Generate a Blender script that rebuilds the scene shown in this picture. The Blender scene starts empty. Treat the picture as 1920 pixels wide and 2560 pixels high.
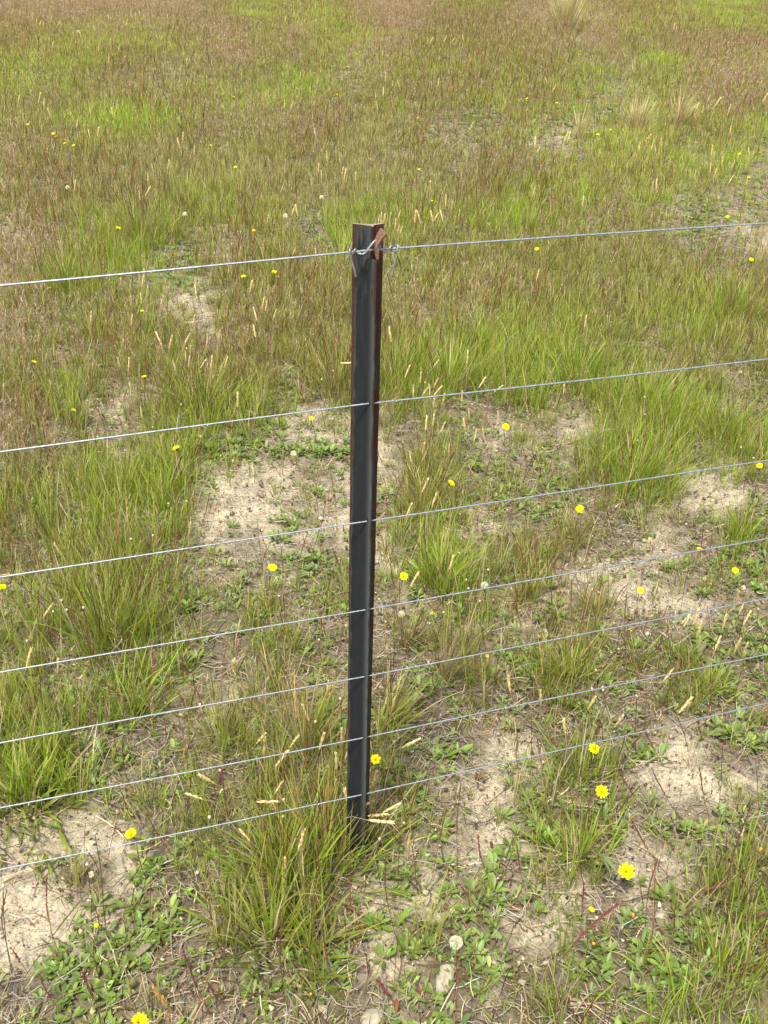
import bpy, math
import numpy as np
from mathutils import Vector, Matrix

R = math.radians
rng = np.random.default_rng(11)
C = bpy.context.scene.collection

# ------------------------------------------------------------------ camera
PW, PH, FPX = 1920.0, 2560.0, 2588.0
TH, RO, HC = R(31.0), R(0.8), 1.52
_f = np.array([0, math.cos(TH), -math.sin(TH)])
_u0 = np.array([0, math.sin(TH), math.cos(TH)])
_r0 = np.array([1.0, 0, 0])
_r = _r0 * math.cos(RO) + _u0 * math.sin(RO)
_u = _u0 * math.cos(RO) - _r0 * math.sin(RO)
CAM = np.array([0, 0, HC])
cd = bpy.data.cameras.new('camera')
cam = bpy.data.objects.new('camera', cd)
C.objects.link(cam)
cam.matrix_world = Matrix(((_r[0], _u[0], -_f[0], CAM[0]), (_r[1], _u[1], -_f[1], CAM[1]),
                           (_r[2], _u[2], -_f[2], CAM[2]), (0, 0, 0, 1)))
cd.sensor_fit = 'HORIZONTAL'
cd.sensor_width = 27.0
cd.lens = 27.0 * FPX / PW
cd.clip_start = 0.02
cd.clip_end = 2000
bpy.context.scene.camera = cam

# ------------------------------------------------------------------ sky, sun, exposure
SUN_EL, SUN_AZ = R(63), R(200)       # azimuth measured from +Y towards +X
w = bpy.data.worlds.new('World')
bpy.context.scene.world = w
w.use_nodes = True
nt = w.node_tree
bg = nt.nodes['Background']
sky = nt.nodes.new('ShaderNodeTexSky')
sky.sky_type = 'NISHITA'
sky.sun_disc = False
sky.sun_elevation = SUN_EL
sky.sun_rotation = SUN_AZ
sky.dust_density = 3.0
nt.links.new(sky.outputs[0], bg.inputs[0])
bg.inputs[1].default_value = 0.14
sl = bpy.data.lights.new('sun', 'SUN')
sun = bpy.data.objects.new('sun', sl)
C.objects.link(sun)
sl.energy = 3.3
sl.angle = R(8)
sl.color = (1.0, 0.955, 0.87)
_sd = Vector((math.sin(SUN_AZ) * math.cos(SUN_EL), math.cos(SUN_AZ) * math.cos(SUN_EL), math.sin(SUN_EL)))
sun.rotation_euler = _sd.to_track_quat('Z', 'Y').to_euler()
sun.location = (0, 0, 20)
vs = bpy.context.scene.view_settings
vs.view_transform = 'Standard'
vs.look = 'None'
vs.gamma = 1
vs.use_curve_mapping = False
vs.exposure = 0.72

# ------------------------------------------------------------------ photo geometry helpers
def ray(u, v):
    d = _r * (u - PW / 2) - _u * (v - PH / 2) + _f * FPX
    return d / np.linalg.norm(d)

def on_z(u, v, z=0.0):
    d = ray(u, v)
    t = (z - HC) / d[2]
    return CAM + d * t

def on_plane(u, v, p0, n):
    d = ray(u, v)
    return CAM + d * (np.dot(p0 - CAM, n) / np.dot(d, n))

def project(P):
    q = P - CAM
    z = np.maximum(q @ _f, 0.05)
    return PW / 2 + FPX * (q @ _r) / z, PH / 2 - FPX * (q @ _u) / z

CROP = {k: ((i % 3) * 640, (i // 3) * 640) for i, k in enumerate('ABCDEFGHIJKL')}
def px(k, x, y):
    ox, oy = CROP[k]
    return ox + x / 2.592, oy + y / 2.592

# ------------------------------------------------------------------ noise
def _hash(i, j, s):
    n = (i * 374761393 + j * 668265263 + s * 974634721) & 0x7fffffff
    n = ((n ^ (n >> 13)) * 1274126177) & 0x7fffffff
    return ((n ^ (n >> 16)) & 0xffff) / 65535.0

def vnoise(x, y, s=0):
    xi = np.floor(x).astype(np.int64); yi = np.floor(y).astype(np.int64)
    fx = x - xi; fy = y - yi
    fx = fx * fx * (3 - 2 * fx); fy = fy * fy * (3 - 2 * fy)
    a = _hash(xi, yi, s); b = _hash(xi + 1, yi, s); c = _hash(xi, yi + 1, s); d = _hash(xi + 1, yi + 1, s)
    return (a * (1 - fx) + b * fx) * (1 - fy) + (c * (1 - fx) + d * fx) * fy

def ground_z(x, y):
    return 0.034 * (vnoise(x / .55, y / .55, 1) - .5) + 0.018 * (vnoise(x / .17, y / .17, 2) - .5) \
        + np.clip((y - 3) / 10, 0, 1) * .10 * (vnoise(x / 2.2, y / 2.2, 3) - .5)

# ------------------------------------------------------------------ cover survey: what grows where (64 px cells of the photo's view of the ground)
SURVEY = """
pppppppprggrgrppprrrppyprrrggg
rrgggggrppgpgggprrrrgttpggrrrr
ggggrrtgppgggtprrrrrrrggtGgppp
rpgggrtgGGGGgtgrrrrgrrgttrgppp
GggggGgrpppprrggttotgottgyrgrg
prtgggrrttgrrGgtrttrtstgyyttgt
prrrggGgGGggggtggtrrrrtggrgggt
grrgrrgGGgggtgGgggrrGrGrtgtttt
tprggGGrgrgtdgggrrrGgrpprttost
ppggGGtosrrgoGrggggtrgggggtots
pgGgtsoorrgrrpggoggrgggggggrtr
pptgrgsstryrrrrprrprrrgrgggGGr
pptgrrrtsrprrgrrprrgrggrgtgGgg
pgpgrgggrrygggggGGGGGGGgttgggg
ggtgtrrGgrgtgggGGGGGGGGGGgtgtt
rrGtstgGGGgotgggGtddgtdgGGGGtd
prrtttgGgoosssttdttsttssgGGGgo
pptgtgGroooooossggottttGGtGdgG
rggGgGGosssstsssgototottGGGsst
GGrGGGGtsssstsotggtoootddgssst
rrgGrggtsssosstgGtssgtgtdstdgo
rrgrGrgostssosssGGttggtddsstoo
ttggGgggdttoogtsGGGgotsssttoto
tgggGggooortoottooGtttsgsssstt
grggGGgogogtttdttgsgsggttttooo
ggttdggoddggodtdgyytoggodggooo
ggtggggttsgtttddodyooggtotggoo
ggogrgttggggogdgdoodddodtttdtt
GGgtotdggdggoogoddddsdotdtsooo
GGGottdttdgggoggdodsssggossstd
GGGotttggdgggggodtssogggtsssss
dtssdtgogdggggoottssoogotdsstd
sssssdttgggGgggotttsoogdttodog
ssgtssootgGggggtstssotgdsssggd
ssstsotdttGGggtostoottsdsstggg
sssstotoggGGgdssstoodosdtstdgo
sssstoodtgoGgdsogottsstodtosgo
ssooooddtgooodssooootsgooodttg
doooottddtoogddtooosdggooogogg
dtoootdttdodddttooddggddoogggt
""".split()
assert len(SURVEY) == 40
SURVEY = [(r + r[::-1])[:30] for r in SURVEY]
KINDS = 'sdtogGrpy'
GRID = np.array([[KINDS.index(c) for c in r] for r in SURVEY])

def reflect(a, n):
    a = np.mod(a, 2 * n)
    return np.where(a >= n, 2 * n - 1e-6 - a, a)

def cells(x, y, h=0.0):
    P = np.stack([x, y, np.full_like(x, h)], -1)
    u, v = project(P)
    return u / 64.0, np.clip(v / 64.0, -6, 60)

def cover(x, y, h=0.0, jit=0.45):
    cu, cv = cells(x, y, h)
    cu = cu + rng.normal(0, jit, x.shape); cv = cv + rng.normal(0, jit, x.shape)
    i = reflect(cu, 30).astype(int); j = reflect(cv, 40).astype(int)
    return GRID[np.clip(j, 0, 39), np.clip(i, 0, 29)]

# ------------------------------------------------------------------ materials
def principled(name):
    m = bpy.data.materials.new(name)
    m.use_nodes = True
    n = m.node_tree.nodes
    return m, n, m.node_tree.links, n['Principled BSDF']

def leaf_material(name, trans=0.35, rough=0.5, spec=0.25):
    m, n, l, b = principled(name)
    a = n.new('ShaderNodeAttribute'); a.attribute_name = 'Col'
    b.inputs['Roughness'].default_value = rough
    b.inputs['Specular IOR Level'].default_value = spec
    l.new(a.outputs['Color'], b.inputs['Base Color'])
    if trans > 0:
        t = n.new('ShaderNodeBsdfTranslucent')
        mx = n.new('ShaderNodeMixShader'); mx.inputs[0].default_value = trans
        g = n.new('ShaderNodeMix'); g.data_type = 'RGBA'; g.blend_type = 'MULTIPLY'; g.inputs[0].default_value = 1
        g.inputs[7].default_value = (1.25, 1.25, .8, 1)
        l.new(a.outputs['Color'], g.inputs[6]); l.new(g.outputs[2], t.inputs['Color'])
        l.new(b.outputs[0], mx.inputs[1]); l.new(t.outputs[0], mx.inputs[2])
        l.new(mx.outputs[0], n['Material Output'].inputs['Surface'])
    return m

M_GRASS = leaf_material('grass_blade', .38)
M_LEAF = leaf_material('herb_leaf', .22, .45, .35)
M_DRY = leaf_material('dry_straw', .2, .65, .15)
M_STEM = leaf_material('red_stem', .12, .55, .25)
M_PETAL = leaf_material('yellow_petal', .35, .6, .1)
M_FLUFF = leaf_material('white_fluff', .45, .8, .0)
M_CRUMB = leaf_material('soil_crumb', 0, .9, .1)

def noise(n, scale, detail=4, rough=.6):
    t = n.new('ShaderNodeTexNoise'); t.inputs['Scale'].default_value = scale
    t.inputs['Detail'].default_value = detail; t.inputs['Roughness'].default_value = rough
    return t

def ground_material():
    m, n, l, b = principled('sandy_soil')
    geo = n.new('ShaderNodeNewGeometry')
    a = n.new('ShaderNodeAttribute'); a.attribute_name = 'Col'
    mult = None
    col = a.outputs['Color']
    for sc, lo, hi, de in ((9, .78, 1.16, 5), (70, .70, 1.22, 4), (420, .66, 1.25, 3)):
        t = noise(n, sc, de); l.new(geo.outputs['Position'], t.inputs['Vector'])
        mr = n.new('ShaderNodeMapRange'); mr.inputs[1].default_value = .3; mr.inputs[2].default_value = .7
        mr.inputs[3].default_value = lo; mr.inputs[4].default_value = hi
        l.new(t.outputs[0], mr.inputs[0])
        mm = n.new('ShaderNodeMix'); mm.data_type = 'RGBA'; mm.blend_type = 'MULTIPLY'; mm.inputs[0].default_value = 1
        l.new(col, mm.inputs[6]); l.new(mr.outputs[0], mm.inputs[7])
        col = mm.outputs[2]
    # dark crumbs of humus and lichen lying in the sand
    t = noise(n, 130, 5, .7); l.new(geo.outputs['Position'], t.inputs['Vector'])
    mr = n.new('ShaderNodeMapRange'); mr.inputs[1].default_value = .53; mr.inputs[2].default_value = .62
    l.new(t.outputs[0], mr.inputs[0])
    mx = n.new('ShaderNodeMix'); mx.data_type = 'RGBA'; mx.inputs[7].default_value = (.13, .098, .062, 1)
    sc = n.new('ShaderNodeMath'); sc.operation = 'MULTIPLY'; sc.inputs[1].default_value = .7
    l.new(mr.outputs[0], sc.inputs[0]); l.new(sc.outputs[0], mx.inputs[0]); l.new(col, mx.inputs[6])
    l.new(mx.outputs[2], b.inputs['Base Color'])
    b.inputs['Roughness'].default_value = .95
    b.inputs['Specular IOR Level'].default_value = .1
    t1 = noise(n, 160, 6, .7); t2 = noise(n, 45, 4, .6)
    for t in (t1, t2): l.new(geo.outputs['Position'], t.inputs['Vector'])
    ad = n.new('ShaderNodeMath'); ad.operation = 'ADD'
    l.new(t1.outputs[0], ad.inputs[0]); l.new(t2.outputs[0], ad.inputs[1])
    bp = n.new('ShaderNodeBump'); bp.inputs['Strength'].default_value = .7; bp.inputs['Distance'].default_value = .006
    l.new(ad.outputs[0], bp.inputs['Height']); l.new(bp.outputs[0], b.inputs['Normal'])
    return m

def wire_material():
    m, n, l, b = principled('galvanised_wire')
    tc = n.new('ShaderNodeTexCoord')
    t = noise(n, 220, 4); l.new(tc.outputs['Object'], t.inputs['Vector'])
    cr = n.new('ShaderNodeValToRGB')
    cr.color_ramp.elements[0].position = .3; cr.color_ramp.elements[0].color = (.20, .22, .24, 1)
    cr.color_ramp.elements[1].position = .7; cr.color_ramp.elements[1].color = (.44, .46, .48, 1)
    l.new(t.outputs[0], cr.inputs[0]); l.new(cr.outputs[0], b.inputs['Base Color'])
    b.inputs['Metallic'].default_value = .55
    b.inputs['Roughness'].default_value = .45
    return m

def post_material():
    """Dark bitumen-dipped steel; 'rust' (point attribute) says how near an exposed edge a point is."""
    m, n, l, b = principled('painted_rusty_steel')
    tc = n.new('ShaderNodeTexCoord')
    at = n.new('ShaderNodeAttribute'); at.attribute_name = 'rust'
    mp = n.new('ShaderNodeMapping'); mp.inputs['Scale'].default_value = (1, 1, .22)
    l.new(tc.outputs['Object'], mp.inputs[0])
    t = noise(n, 130, 5, .6); l.new(mp.outputs[0], t.inputs['Vector'])
    fine = noise(n, 600, 4, .6); l.new(tc.outputs['Object'], fine.inputs['Vector'])
    s = n.new('ShaderNodeMath'); s.operation = 'MULTIPLY_ADD'; s.inputs[1].default_value = 1.1
    l.new(t.outputs[0], s.inputs[0]); l.new(at.outputs['Fac'], s.inputs[2])
    mask = n.new('ShaderNodeMapRange'); mask.inputs[1].default_value = 1.0; mask.inputs[2].default_value = 1.08
    l.new(s.outputs[0], mask.inputs[0])
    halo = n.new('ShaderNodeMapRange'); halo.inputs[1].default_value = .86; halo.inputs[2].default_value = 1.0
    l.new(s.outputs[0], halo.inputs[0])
    paint = n.new('ShaderNodeValToRGB')
    paint.color_ramp.elements[0].position = .35; paint.color_ramp.elements[0].color = (.012, .015, .017, 1)
    paint.color_ramp.elements[1].position = .75; paint.color_ramp.elements[1].color = (.020, .024, .026, 1)
    l.new(t.outputs[0], paint.inputs[0])
    rust = n.new('ShaderNodeValToRGB')
    rust.color_ramp.elements[0].position = .3; rust.color_ramp.elements[0].color = (.020, .011, .008, 1)
    rust.color_ramp.elements[1].position = .72; rust.color_ramp.elements[1].color = (.092, .043, .027, 1)
    l.new(fine.outputs[0], rust.inputs[0])
    wa = n.new('ShaderNodeAttribute'); wa.attribute_name = 'sky_sheen'  # sky light caught by the stem's left flank, painted in as lighter grey
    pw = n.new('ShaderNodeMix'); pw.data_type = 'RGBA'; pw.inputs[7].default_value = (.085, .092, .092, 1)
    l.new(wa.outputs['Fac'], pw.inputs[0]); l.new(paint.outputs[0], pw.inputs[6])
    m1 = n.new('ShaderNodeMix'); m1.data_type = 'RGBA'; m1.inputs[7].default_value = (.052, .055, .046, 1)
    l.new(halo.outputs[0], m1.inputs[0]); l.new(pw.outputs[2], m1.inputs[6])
    m2 = n.new('ShaderNodeMix'); m2.data_type = 'RGBA'
    l.new(mask.outputs[0], m2.inputs[0]); l.new(m1.outputs[2], m2.inputs[6]); l.new(rust.outputs[0], m2.inputs[7])
    l.new(m2.outputs[2], b.inputs['Base Color'])
    rg = n.new('ShaderNodeMapRange'); rg.inputs[3].default_value = .55; rg.inputs[4].default_value = .8
    l.new(mask.outputs[0], rg.inputs[0]); l.new(rg.outputs[0], b.inputs['Roughness'])
    b.inputs['Specular IOR Level'].default_value = .3
    bp = n.new('ShaderNodeBump'); bp.inputs['Strength'].default_value = .25; bp.inputs['Distance'].default_value = .0006
    l.new(fine.outputs[0], bp.inputs['Height']); l.new(bp.outputs[0], b.inputs['Normal'])
    return m

def stone_material():
    m, n, l, b = principled('pale_stone')
    tc = n.new('ShaderNodeTexCoord')
    t = noise(n, 60, 6, .6); l.new(tc.outputs['Object'], t.inputs['Vector'])
    cr = n.new('ShaderNodeValToRGB')
    cr.color_ramp.elements[0].position = .3; cr.color_ramp.elements[0].color = (.27, .23, .15, 1)
    cr.color_ramp.elements[1].position = .7; cr.color_ramp.elements[1].color = (.50, .45, .32, 1)
    l.new(t.outputs[0], cr.inputs[0]); l.new(cr.outputs[0], b.inputs['Base Color'])
    b.inputs['Roughness'].default_value = .9
    bp = n.new('ShaderNodeBump'); bp.inputs['Strength'].default_value = .4; bp.inputs['Distance'].default_value = .002
    l.new(t.outputs[0], bp.inputs['Height']); l.new(bp.outputs[0], b.inputs['Normal'])
    return m

M_GROUND, M_WIRE, M_POST, M_STONE = ground_material(), wire_material(), post_material(), stone_material()

# ------------------------------------------------------------------ mesh helpers
class MB:
    """Collects vertices, quads and vertex colours, then links them as ONE mesh object."""
    def __init__(s): s.v = []; s.q = []; s.c = []; s.n = 0
    def add(s, V, Q, Cc):
        V = V.reshape(-1, 3); Cc = Cc.reshape(-1, 3)
        s.v.append(V); s.q.append(Q.reshape(-1, 4) + s.n); s.c.append(Cc); s.n += len(V)
        return s
    def mesh(s, name, mat, smooth=True, attrs=None):
        V = np.concatenate(s.v).astype(np.float32); Q = np.concatenate(s.q).astype(np.int32)
        c = np.concatenate(s.c).astype(np.float32)
        me = bpy.data.meshes.new(name)
        me.vertices.add(len(V)); me.vertices.foreach_set('co', V.ravel())
        me.loops.add(Q.size); me.loops.foreach_set('vertex_index', Q.ravel())
        me.polygons.add(len(Q)); me.polygons.foreach_set('loop_start', np.arange(0, Q.size, 4, dtype=np.int32))
        if smooth: me.polygons.foreach_set('use_smooth', np.ones(len(Q), dtype=bool))
        at = me.attributes.new('Col', 'FLOAT_COLOR', 'POINT')
        at.data.foreach_set('color', np.concatenate([np.clip(c, 0, 1), np.ones((len(c), 1), np.float32)], 1).astype(np.float32).ravel())
        for k, a in (attrs or {}).items():
            q = me.attributes.new(k, 'FLOAT', 'POINT'); q.data.foreach_set('value', np.asarray(a, np.float32))
        me.update(calc_edges=True)
        me.materials.append(mat)
        return me
    def build(s, name, mat, parent=None, smooth=True, attrs=None, loc=(0, 0, 0)):
        return link(name, s.mesh(name, mat, smooth, attrs), parent, loc)

def link(name, me, parent=None, loc=(0, 0, 0)):
    o = bpy.data.objects.new(name, me); C.objects.link(o)
    if parent: o.parent = parent
    o.location = loc
    return o

def tag(o, label=None, cat=None, group=None, kind=None):
    if label: o['label'] = label
    if cat: o['category'] = cat
    if group: o['group'] = group
    if kind: o['kind'] = kind
    return o

def empty(name, loc, rz=0.0):
    o = bpy.data.objects.new(name, None); C.objects.link(o)
    o.location = loc; o.rotation_euler = (0, 0, rz); o.empty_display_size = .02
    return o

def copy_tree(o, parent=None):
    c = o.copy(); C.objects.link(c); c.parent = parent
    for ch in o.children: copy_tree(ch, c)
    return c

def strip_faces(N, K, M=2):
    """quads of N strips, K rows of M vertices."""
    base = (np.arange(N) * K * M)[:, None, None]
    r = (np.arange(K - 1) * M)[None, :, None]
    c = np.arange(M - 1)[None, None, :]
    a = base + r + c
    return np.stack([a, a + 1, a + M + 1, a + M], -1).reshape(-1, 4)

def blades(mb, base, h, az, lean, curve, wd, c0, c1, K=5, prof=None, face=None, fold=False):
    """N flat leaves that start at base, tilt by lean and bend over by curve."""
    N = len(base)
    if N == 0: return
    t = np.linspace(0, 1, K)
    tl = lean[:, None] + curve[:, None] * t[None, :-1] ** 1.3
    seg = (h / (K - 1))[:, None]
    d = np.stack([np.cos(az), np.sin(az), np.zeros(N)], -1)
    st = np.sin(tl) * seg; ct = np.cos(tl) * seg
    S = np.concatenate([np.zeros((N, 1)), np.cumsum(st, 1)], 1); Z = np.concatenate([np.zeros((N, 1)), np.cumsum(ct, 1)], 1)
    P = base[:, None, :] + S[:, :, None] * d[:, None, :]
    P[:, :, 2] += Z
    if face is None: face = rng.normal(0, .6, N)
    fa = az + np.pi / 2 + face
    wv = np.stack([np.cos(fa), np.sin(fa), np.zeros(N)], -1)
    if prof is None: prof = np.interp(t, [0, .25, .6, 1], [.7, 1, .8, .04])
    hw = (wd[:, None] * prof[None, :] * .5)[:, :, None] * wv[:, None, :]
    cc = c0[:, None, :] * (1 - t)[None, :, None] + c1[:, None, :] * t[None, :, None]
    if fold:
        mid = P.copy(); mid[:, :, 2] -= wd[:, None] * prof[None, :] * .18
        V = np.stack([P - hw, mid, P + hw], 2)
        Cc = np.stack([cc, cc * 1.12, cc], 2)
        mb.add(V, strip_faces(N, K, 3), Cc)
    else:
        V = np.stack([P - hw, P + hw], 2)
        mb.add(V, strip_faces(N, K, 2), np.repeat(cc[:, :, None, :], 2, 2))
    return P[:, -1]

def tubes(mb, P, Rr, Cc, sides=3):
    """N tubes along paths P (N,K,3) with radii (N,K) and colours (N,K,3)."""
    N, K = P.shape[:2]
    if N == 0: return
    T = np.gradient(P, axis=1)
    T /= np.maximum(np.linalg.norm(T, axis=2, keepdims=True), 1e-9)
    ref = np.where(np.abs(T[:, :1, 2:3]) > .9, np.array([1.0, .13, 0]), np.array([.1, .05, 1.0]))
    A = np.cross(T, np.broadcast_to(ref, T.shape)); A /= np.maximum(np.linalg.norm(A, axis=2, keepdims=True), 1e-9)
    B = np.cross(T, A)
    th = np.arange(sides + 1) * 2 * np.pi / sides
    off = A[:, :, None, :] * np.cos(th)[None, None, :, None] + B[:, :, None, :] * np.sin(th)[None, None, :, None]
    V = P[:, :, None, :] + off * Rr[:, :, None, None]
    mb.add(V, strip_faces(N, K, sides + 1), np.repeat(Cc[:, :, None, :], sides + 1, 2))

def arc_paths(base, h, az, lean, curve, K=6):
    N = len(base); t = np.linspace(0, 1, K)
    tl = lean[:, None] + curve[:, None] * t[None, :-1]
    seg = (h / (K - 1))[:, None]
    S = np.concatenate([np.zeros((N, 1)), np.cumsum(np.sin(tl) * seg, 1)], 1)
    Z = np.concatenate([np.zeros((N, 1)), np.cumsum(np.cos(tl) * seg, 1)], 1)
    P = base[:, None, :] + S[:, :, None] * np.stack([np.cos(az), np.sin(az), 0 * az], -1)[:, None, :]
    P[:, :, 2] += Z
    return P

def smooth_path(pts, n=8):
    pts = np.asarray(pts, float); out = []
    q = np.concatenate([[2 * pts[0] - pts[1]], pts, [2 * pts[-1] - pts[-2]]])
    for i in range(1, len(q) - 2):
        p0, p1, p2, p3 = q[i - 1:i + 3]
        for t in np.arange(n) / n:
            out.append(.5 * (2 * p1 + (p2 - p0) * t + (2 * p0 - 5 * p1 + 4 * p2 - p3) * t * t + (3 * p1 - p0 - 3 * p2 + p3) * t ** 3))
    out.append(pts[-1])
    return np.array(out)

def lump(r, seed, flat=.7, n=10):
    """a closed irregular stone-like body, radius r (3-vector)."""
    g = np.random.default_rng(seed)
    th = np.linspace(0, np.pi, n); ph = np.linspace(0, 2 * np.pi, 2 * n + 1)
    T, Pp = np.meshgrid(th, ph, indexing='ij')
    D = np.stack([np.sin(T) * np.cos(Pp), np.sin(T) * np.sin(Pp), np.cos(T)], -1)
    rad = np.ones(T.shape)
    for k in range(7):
        a = g.normal(size=3); a /= np.linalg.norm(a)
        rad = np.minimum(rad, g.uniform(.72, .98) / np.maximum(D @ a, .05))
    return D * rad[..., None] * np.asarray(r), strip_faces(1, n, 2 * n + 1)

def mixc(a, b, t):
    a = np.asarray(a); b = np.asarray(b)
    return a * (1 - t[:, None]) + b * t[:, None]

# ------------------------------------------------------------------ ground sheet
SOIL = {'s': (.52, .445, .30), 'd': (.19, .158, .104), 't': (.29, .243, .15), 'o': (.20, .17, .10), 'g': (.17, .145, .08),
        'G': (.14, .13, .06), 'r': (.20, .155, .10), 'p': (.29, .22, .15), 'y': (.24, .2, .12)}
SOILG = np.array([[SOIL[c] for c in r] for r in SURVEY])

def soil_colour(x, y):
    cu, cv = cells(x, y)
    cu = reflect(cu + 1.5 * (vnoise(x / .12, y / .12, 5) - .5) + .9 * (vnoise(x / .035, y / .035, 6) - .5), 30) - .5
    cv = reflect(cv + 1.5 * (vnoise(x / .12, y / .12, 7) - .5) + .9 * (vnoise(x / .035, y / .035, 8) - .5), 40) - .5
    i = np.clip(np.floor(cu).astype(int), 0, 28); j = np.clip(np.floor(cv).astype(int), 0, 38)
    a = np.clip(cu - i, 0, 1)[:, None]; b = np.clip(cv - j, 0, 1)[:, None]
    return (SOILG[j, i] * (1 - a) + SOILG[j, i + 1] * a) * (1 - b) + (SOILG[j + 1, i] * (1 - a) + SOILG[j + 1, i + 1] * a) * b

def axis(fine_lo, fine_hi, step, far_lo, far_hi, grow=1.09):
    a = list(np.arange(fine_lo, fine_hi, step))
    d = step
    while a[-1] < far_hi: d *= grow; a.append(a[-1] + d)
    d = step
    while a[0] > far_lo: d *= grow; a.insert(0, a[0] - d)
    return np.array(a)

gx = axis(-1.5, 1.7, .009, -900, 900); gy = axis(.5, 3.6, .009, -400, 1500)
X, Y = np.meshgrid(gx, gy, indexing='xy')
xf, yf = X.ravel(), Y.ravel()
near = np.clip((7 - np.hypot(xf, yf)) / 3, 0, 1)
Zf = ground_z(xf, yf) + near * (.013 * (vnoise(xf / .045, yf / .045, 21) - .5) + .012 * np.abs(vnoise(xf / .02, yf / .02, 22) - .5)
                               + .010 * np.clip(vnoise(xf / .028, yf / .028, 23) - .62, 0, 1) - .0085)
fc = np.array([.26, .22, .12])
wfar = np.clip((np.hypot(xf, yf) - 14) / 14, 0, 1)[:, None]
mb = MB()
mb.add(np.stack([xf, yf, Zf], -1), strip_faces(1, len(gy), len(gx)), soil_colour(xf, yf) * (1 - wfar) + fc * wfar)
tag(mb.build('ground', M_GROUND), kind='structure')

# ------------------------------------------------------------------ the steel post
PB = on_z(897, 2150, 0.0)
_dt = ray(926, 563)
PT = CAM + _dt * ((PB[1] - CAM[1]) / _dt[1])
AX = (PT - PB) / np.linalg.norm(PT - PB)
PHGT = np.linalg.norm(PT - PB)
XA = np.cross([0, 1.0, 0], AX); XA /= np.linalg.norm(XA); YA = np.cross(AX, XA)
TIPS = np.array([[-22.5, 5.5], [8.4, -15.5], [16.5, 9.5]]) / 1000

def section(stem=1.0):
    """Y-shaped rolled section: left flange, stem towards the viewer, right flange; returns points and rust value."""
    T = TIPS.copy(); T[1] *= stem
    pts, rs, sheen = [], [], []
    th = .0016
    order = [0, 1, 2]
    for a in range(3):
        A = T[order[a]]; B = T[order[(a + 1) % 3]]
        da = A / np.linalg.norm(A); db = B / np.linalg.norm(B)
        na = np.array([-da[1], da[0]]); nb = np.array([-db[1], db[0]])
        if np.dot(na, B) < 0: na = -na
        if np.dot(nb, A) < 0: nb = -nb
        la, lb = np.linalg.norm(A), np.linalg.norm(B)
        # rounded leg end, then the flank, the fillet, the other flank
        ctrl = na * th * 1.1 + nb * th * 1.1
        p0 = A * .62 + na * th * 1.25; p2 = B * .62 + nb * th * 1.25
        seq = [A + na * th * .2, A - da * .0006 + na * th * .85, A - da * .003 + na * th, A - da * la * .2 + na * th * 1.1]
        seq += [(1 - t) ** 2 * p0 + 2 * t * (1 - t) * ctrl + t * t * p2 for t in np.linspace(0, 1, 9)]
        seq += [B - db * lb * .2 + nb * th * 1.1, B - db * .003 + nb * th, B - db * .0006 + nb * th * .85, B + nb * th * .2]
        for q in seq:
            pts.append(q)
            dl = np.linalg.norm(q - T[0]); dr = np.linalg.norm(q - T[2]); ds = np.linalg.norm(q - T[1])
            r = .25
            if a == 0:      # the concave face on the left
                r = max(.76 - dl / .012, .05)
                if ds < .0028: r = .42
            elif a == 1:    # between stem and right flange
                r = .47 + .16 * (dr < .005)
                if ds < .002: r = .42
            else:
                r = .55
            rs.append(r)
            sheen.append(float(np.clip(1.15 - ds / .0115, 0, 1)) ** 1.2 if a == 0 else 0.0)  # painted sky sheen: left face only, stronger towards the stem tip
    return np.array(pts), np.array(rs), np.array(sheen)

NOTCH = PHGT - .041
hs = np.concatenate([np.linspace(-.22, NOTCH - .0004, 70), np.linspace(NOTCH, PHGT, 10)])
mb = MB(); V = []; RU = []; SHEEN_ALL = []
for h in hs:
    s = 1.0 if h < NOTCH else .45
    p, rr, row_sheen = section(s)
    al = R(7) * (1 - np.clip(h / PHGT, 0, 1))
    c, sn = math.cos(al), math.sin(al)
    q = np.stack([p[:, 0] * c - p[:, 1] * sn, p[:, 0] * sn + p[:, 1] * c], -1)
    V.append(AX * h + XA * q[:, :1] + YA * q[:, 1:])
    SHEEN_ALL.append(np.r_[row_sheen, row_sheen[0]])
    RU.append(rr + .16 * np.clip((h - PHGT * .55) / (PHGT * .45), 0, 1) - .12 * np.clip(1 - h / (PHGT * .5), 0, 1)
              + .12 * (h > PHGT - .11))
V = np.array(V); RU = np.array(RU)
npz = V.shape[1]
V = np.concatenate([V, V[:, :1]], 1); RU = np.concatenate([RU, RU[:, :1]], 1)
mb.add(V, strip_faces(1, len(hs), npz + 1), np.full((len(hs) * (npz + 1), 3), .3))
nv = mb.n
cen = AX * PHGT
ring = V[-1][:-1]
capv = np.concatenate([ring, [cen]])
ci = np.array([[i, (i + 1) % npz, npz, npz] for i in range(npz)])
# the cut top: triangles as thin quads through a centre ring
mid = cen + (ring - cen) * .02
capv = np.concatenate([ring, mid])
cq = np.array([[i, (i + 1) % npz, npz + (i + 1) % npz, npz + i] for i in range(npz)])
capv = capv + AX * .0003
post = empty('fence_post', PB)
tag(post, 'dark steel Y-section fence post with rusty edges standing in a grass tuft', 'fence post')
ru_all = RU.ravel()
body = mb.build('post_body', M_POST, post, True, {'rust': ru_all, 'sky_sheen': np.array(SHEEN_ALL).ravel()})
es = body.modifiers.new('edge', 'EDGE_SPLIT'); es.split_angle = R(50)

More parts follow.
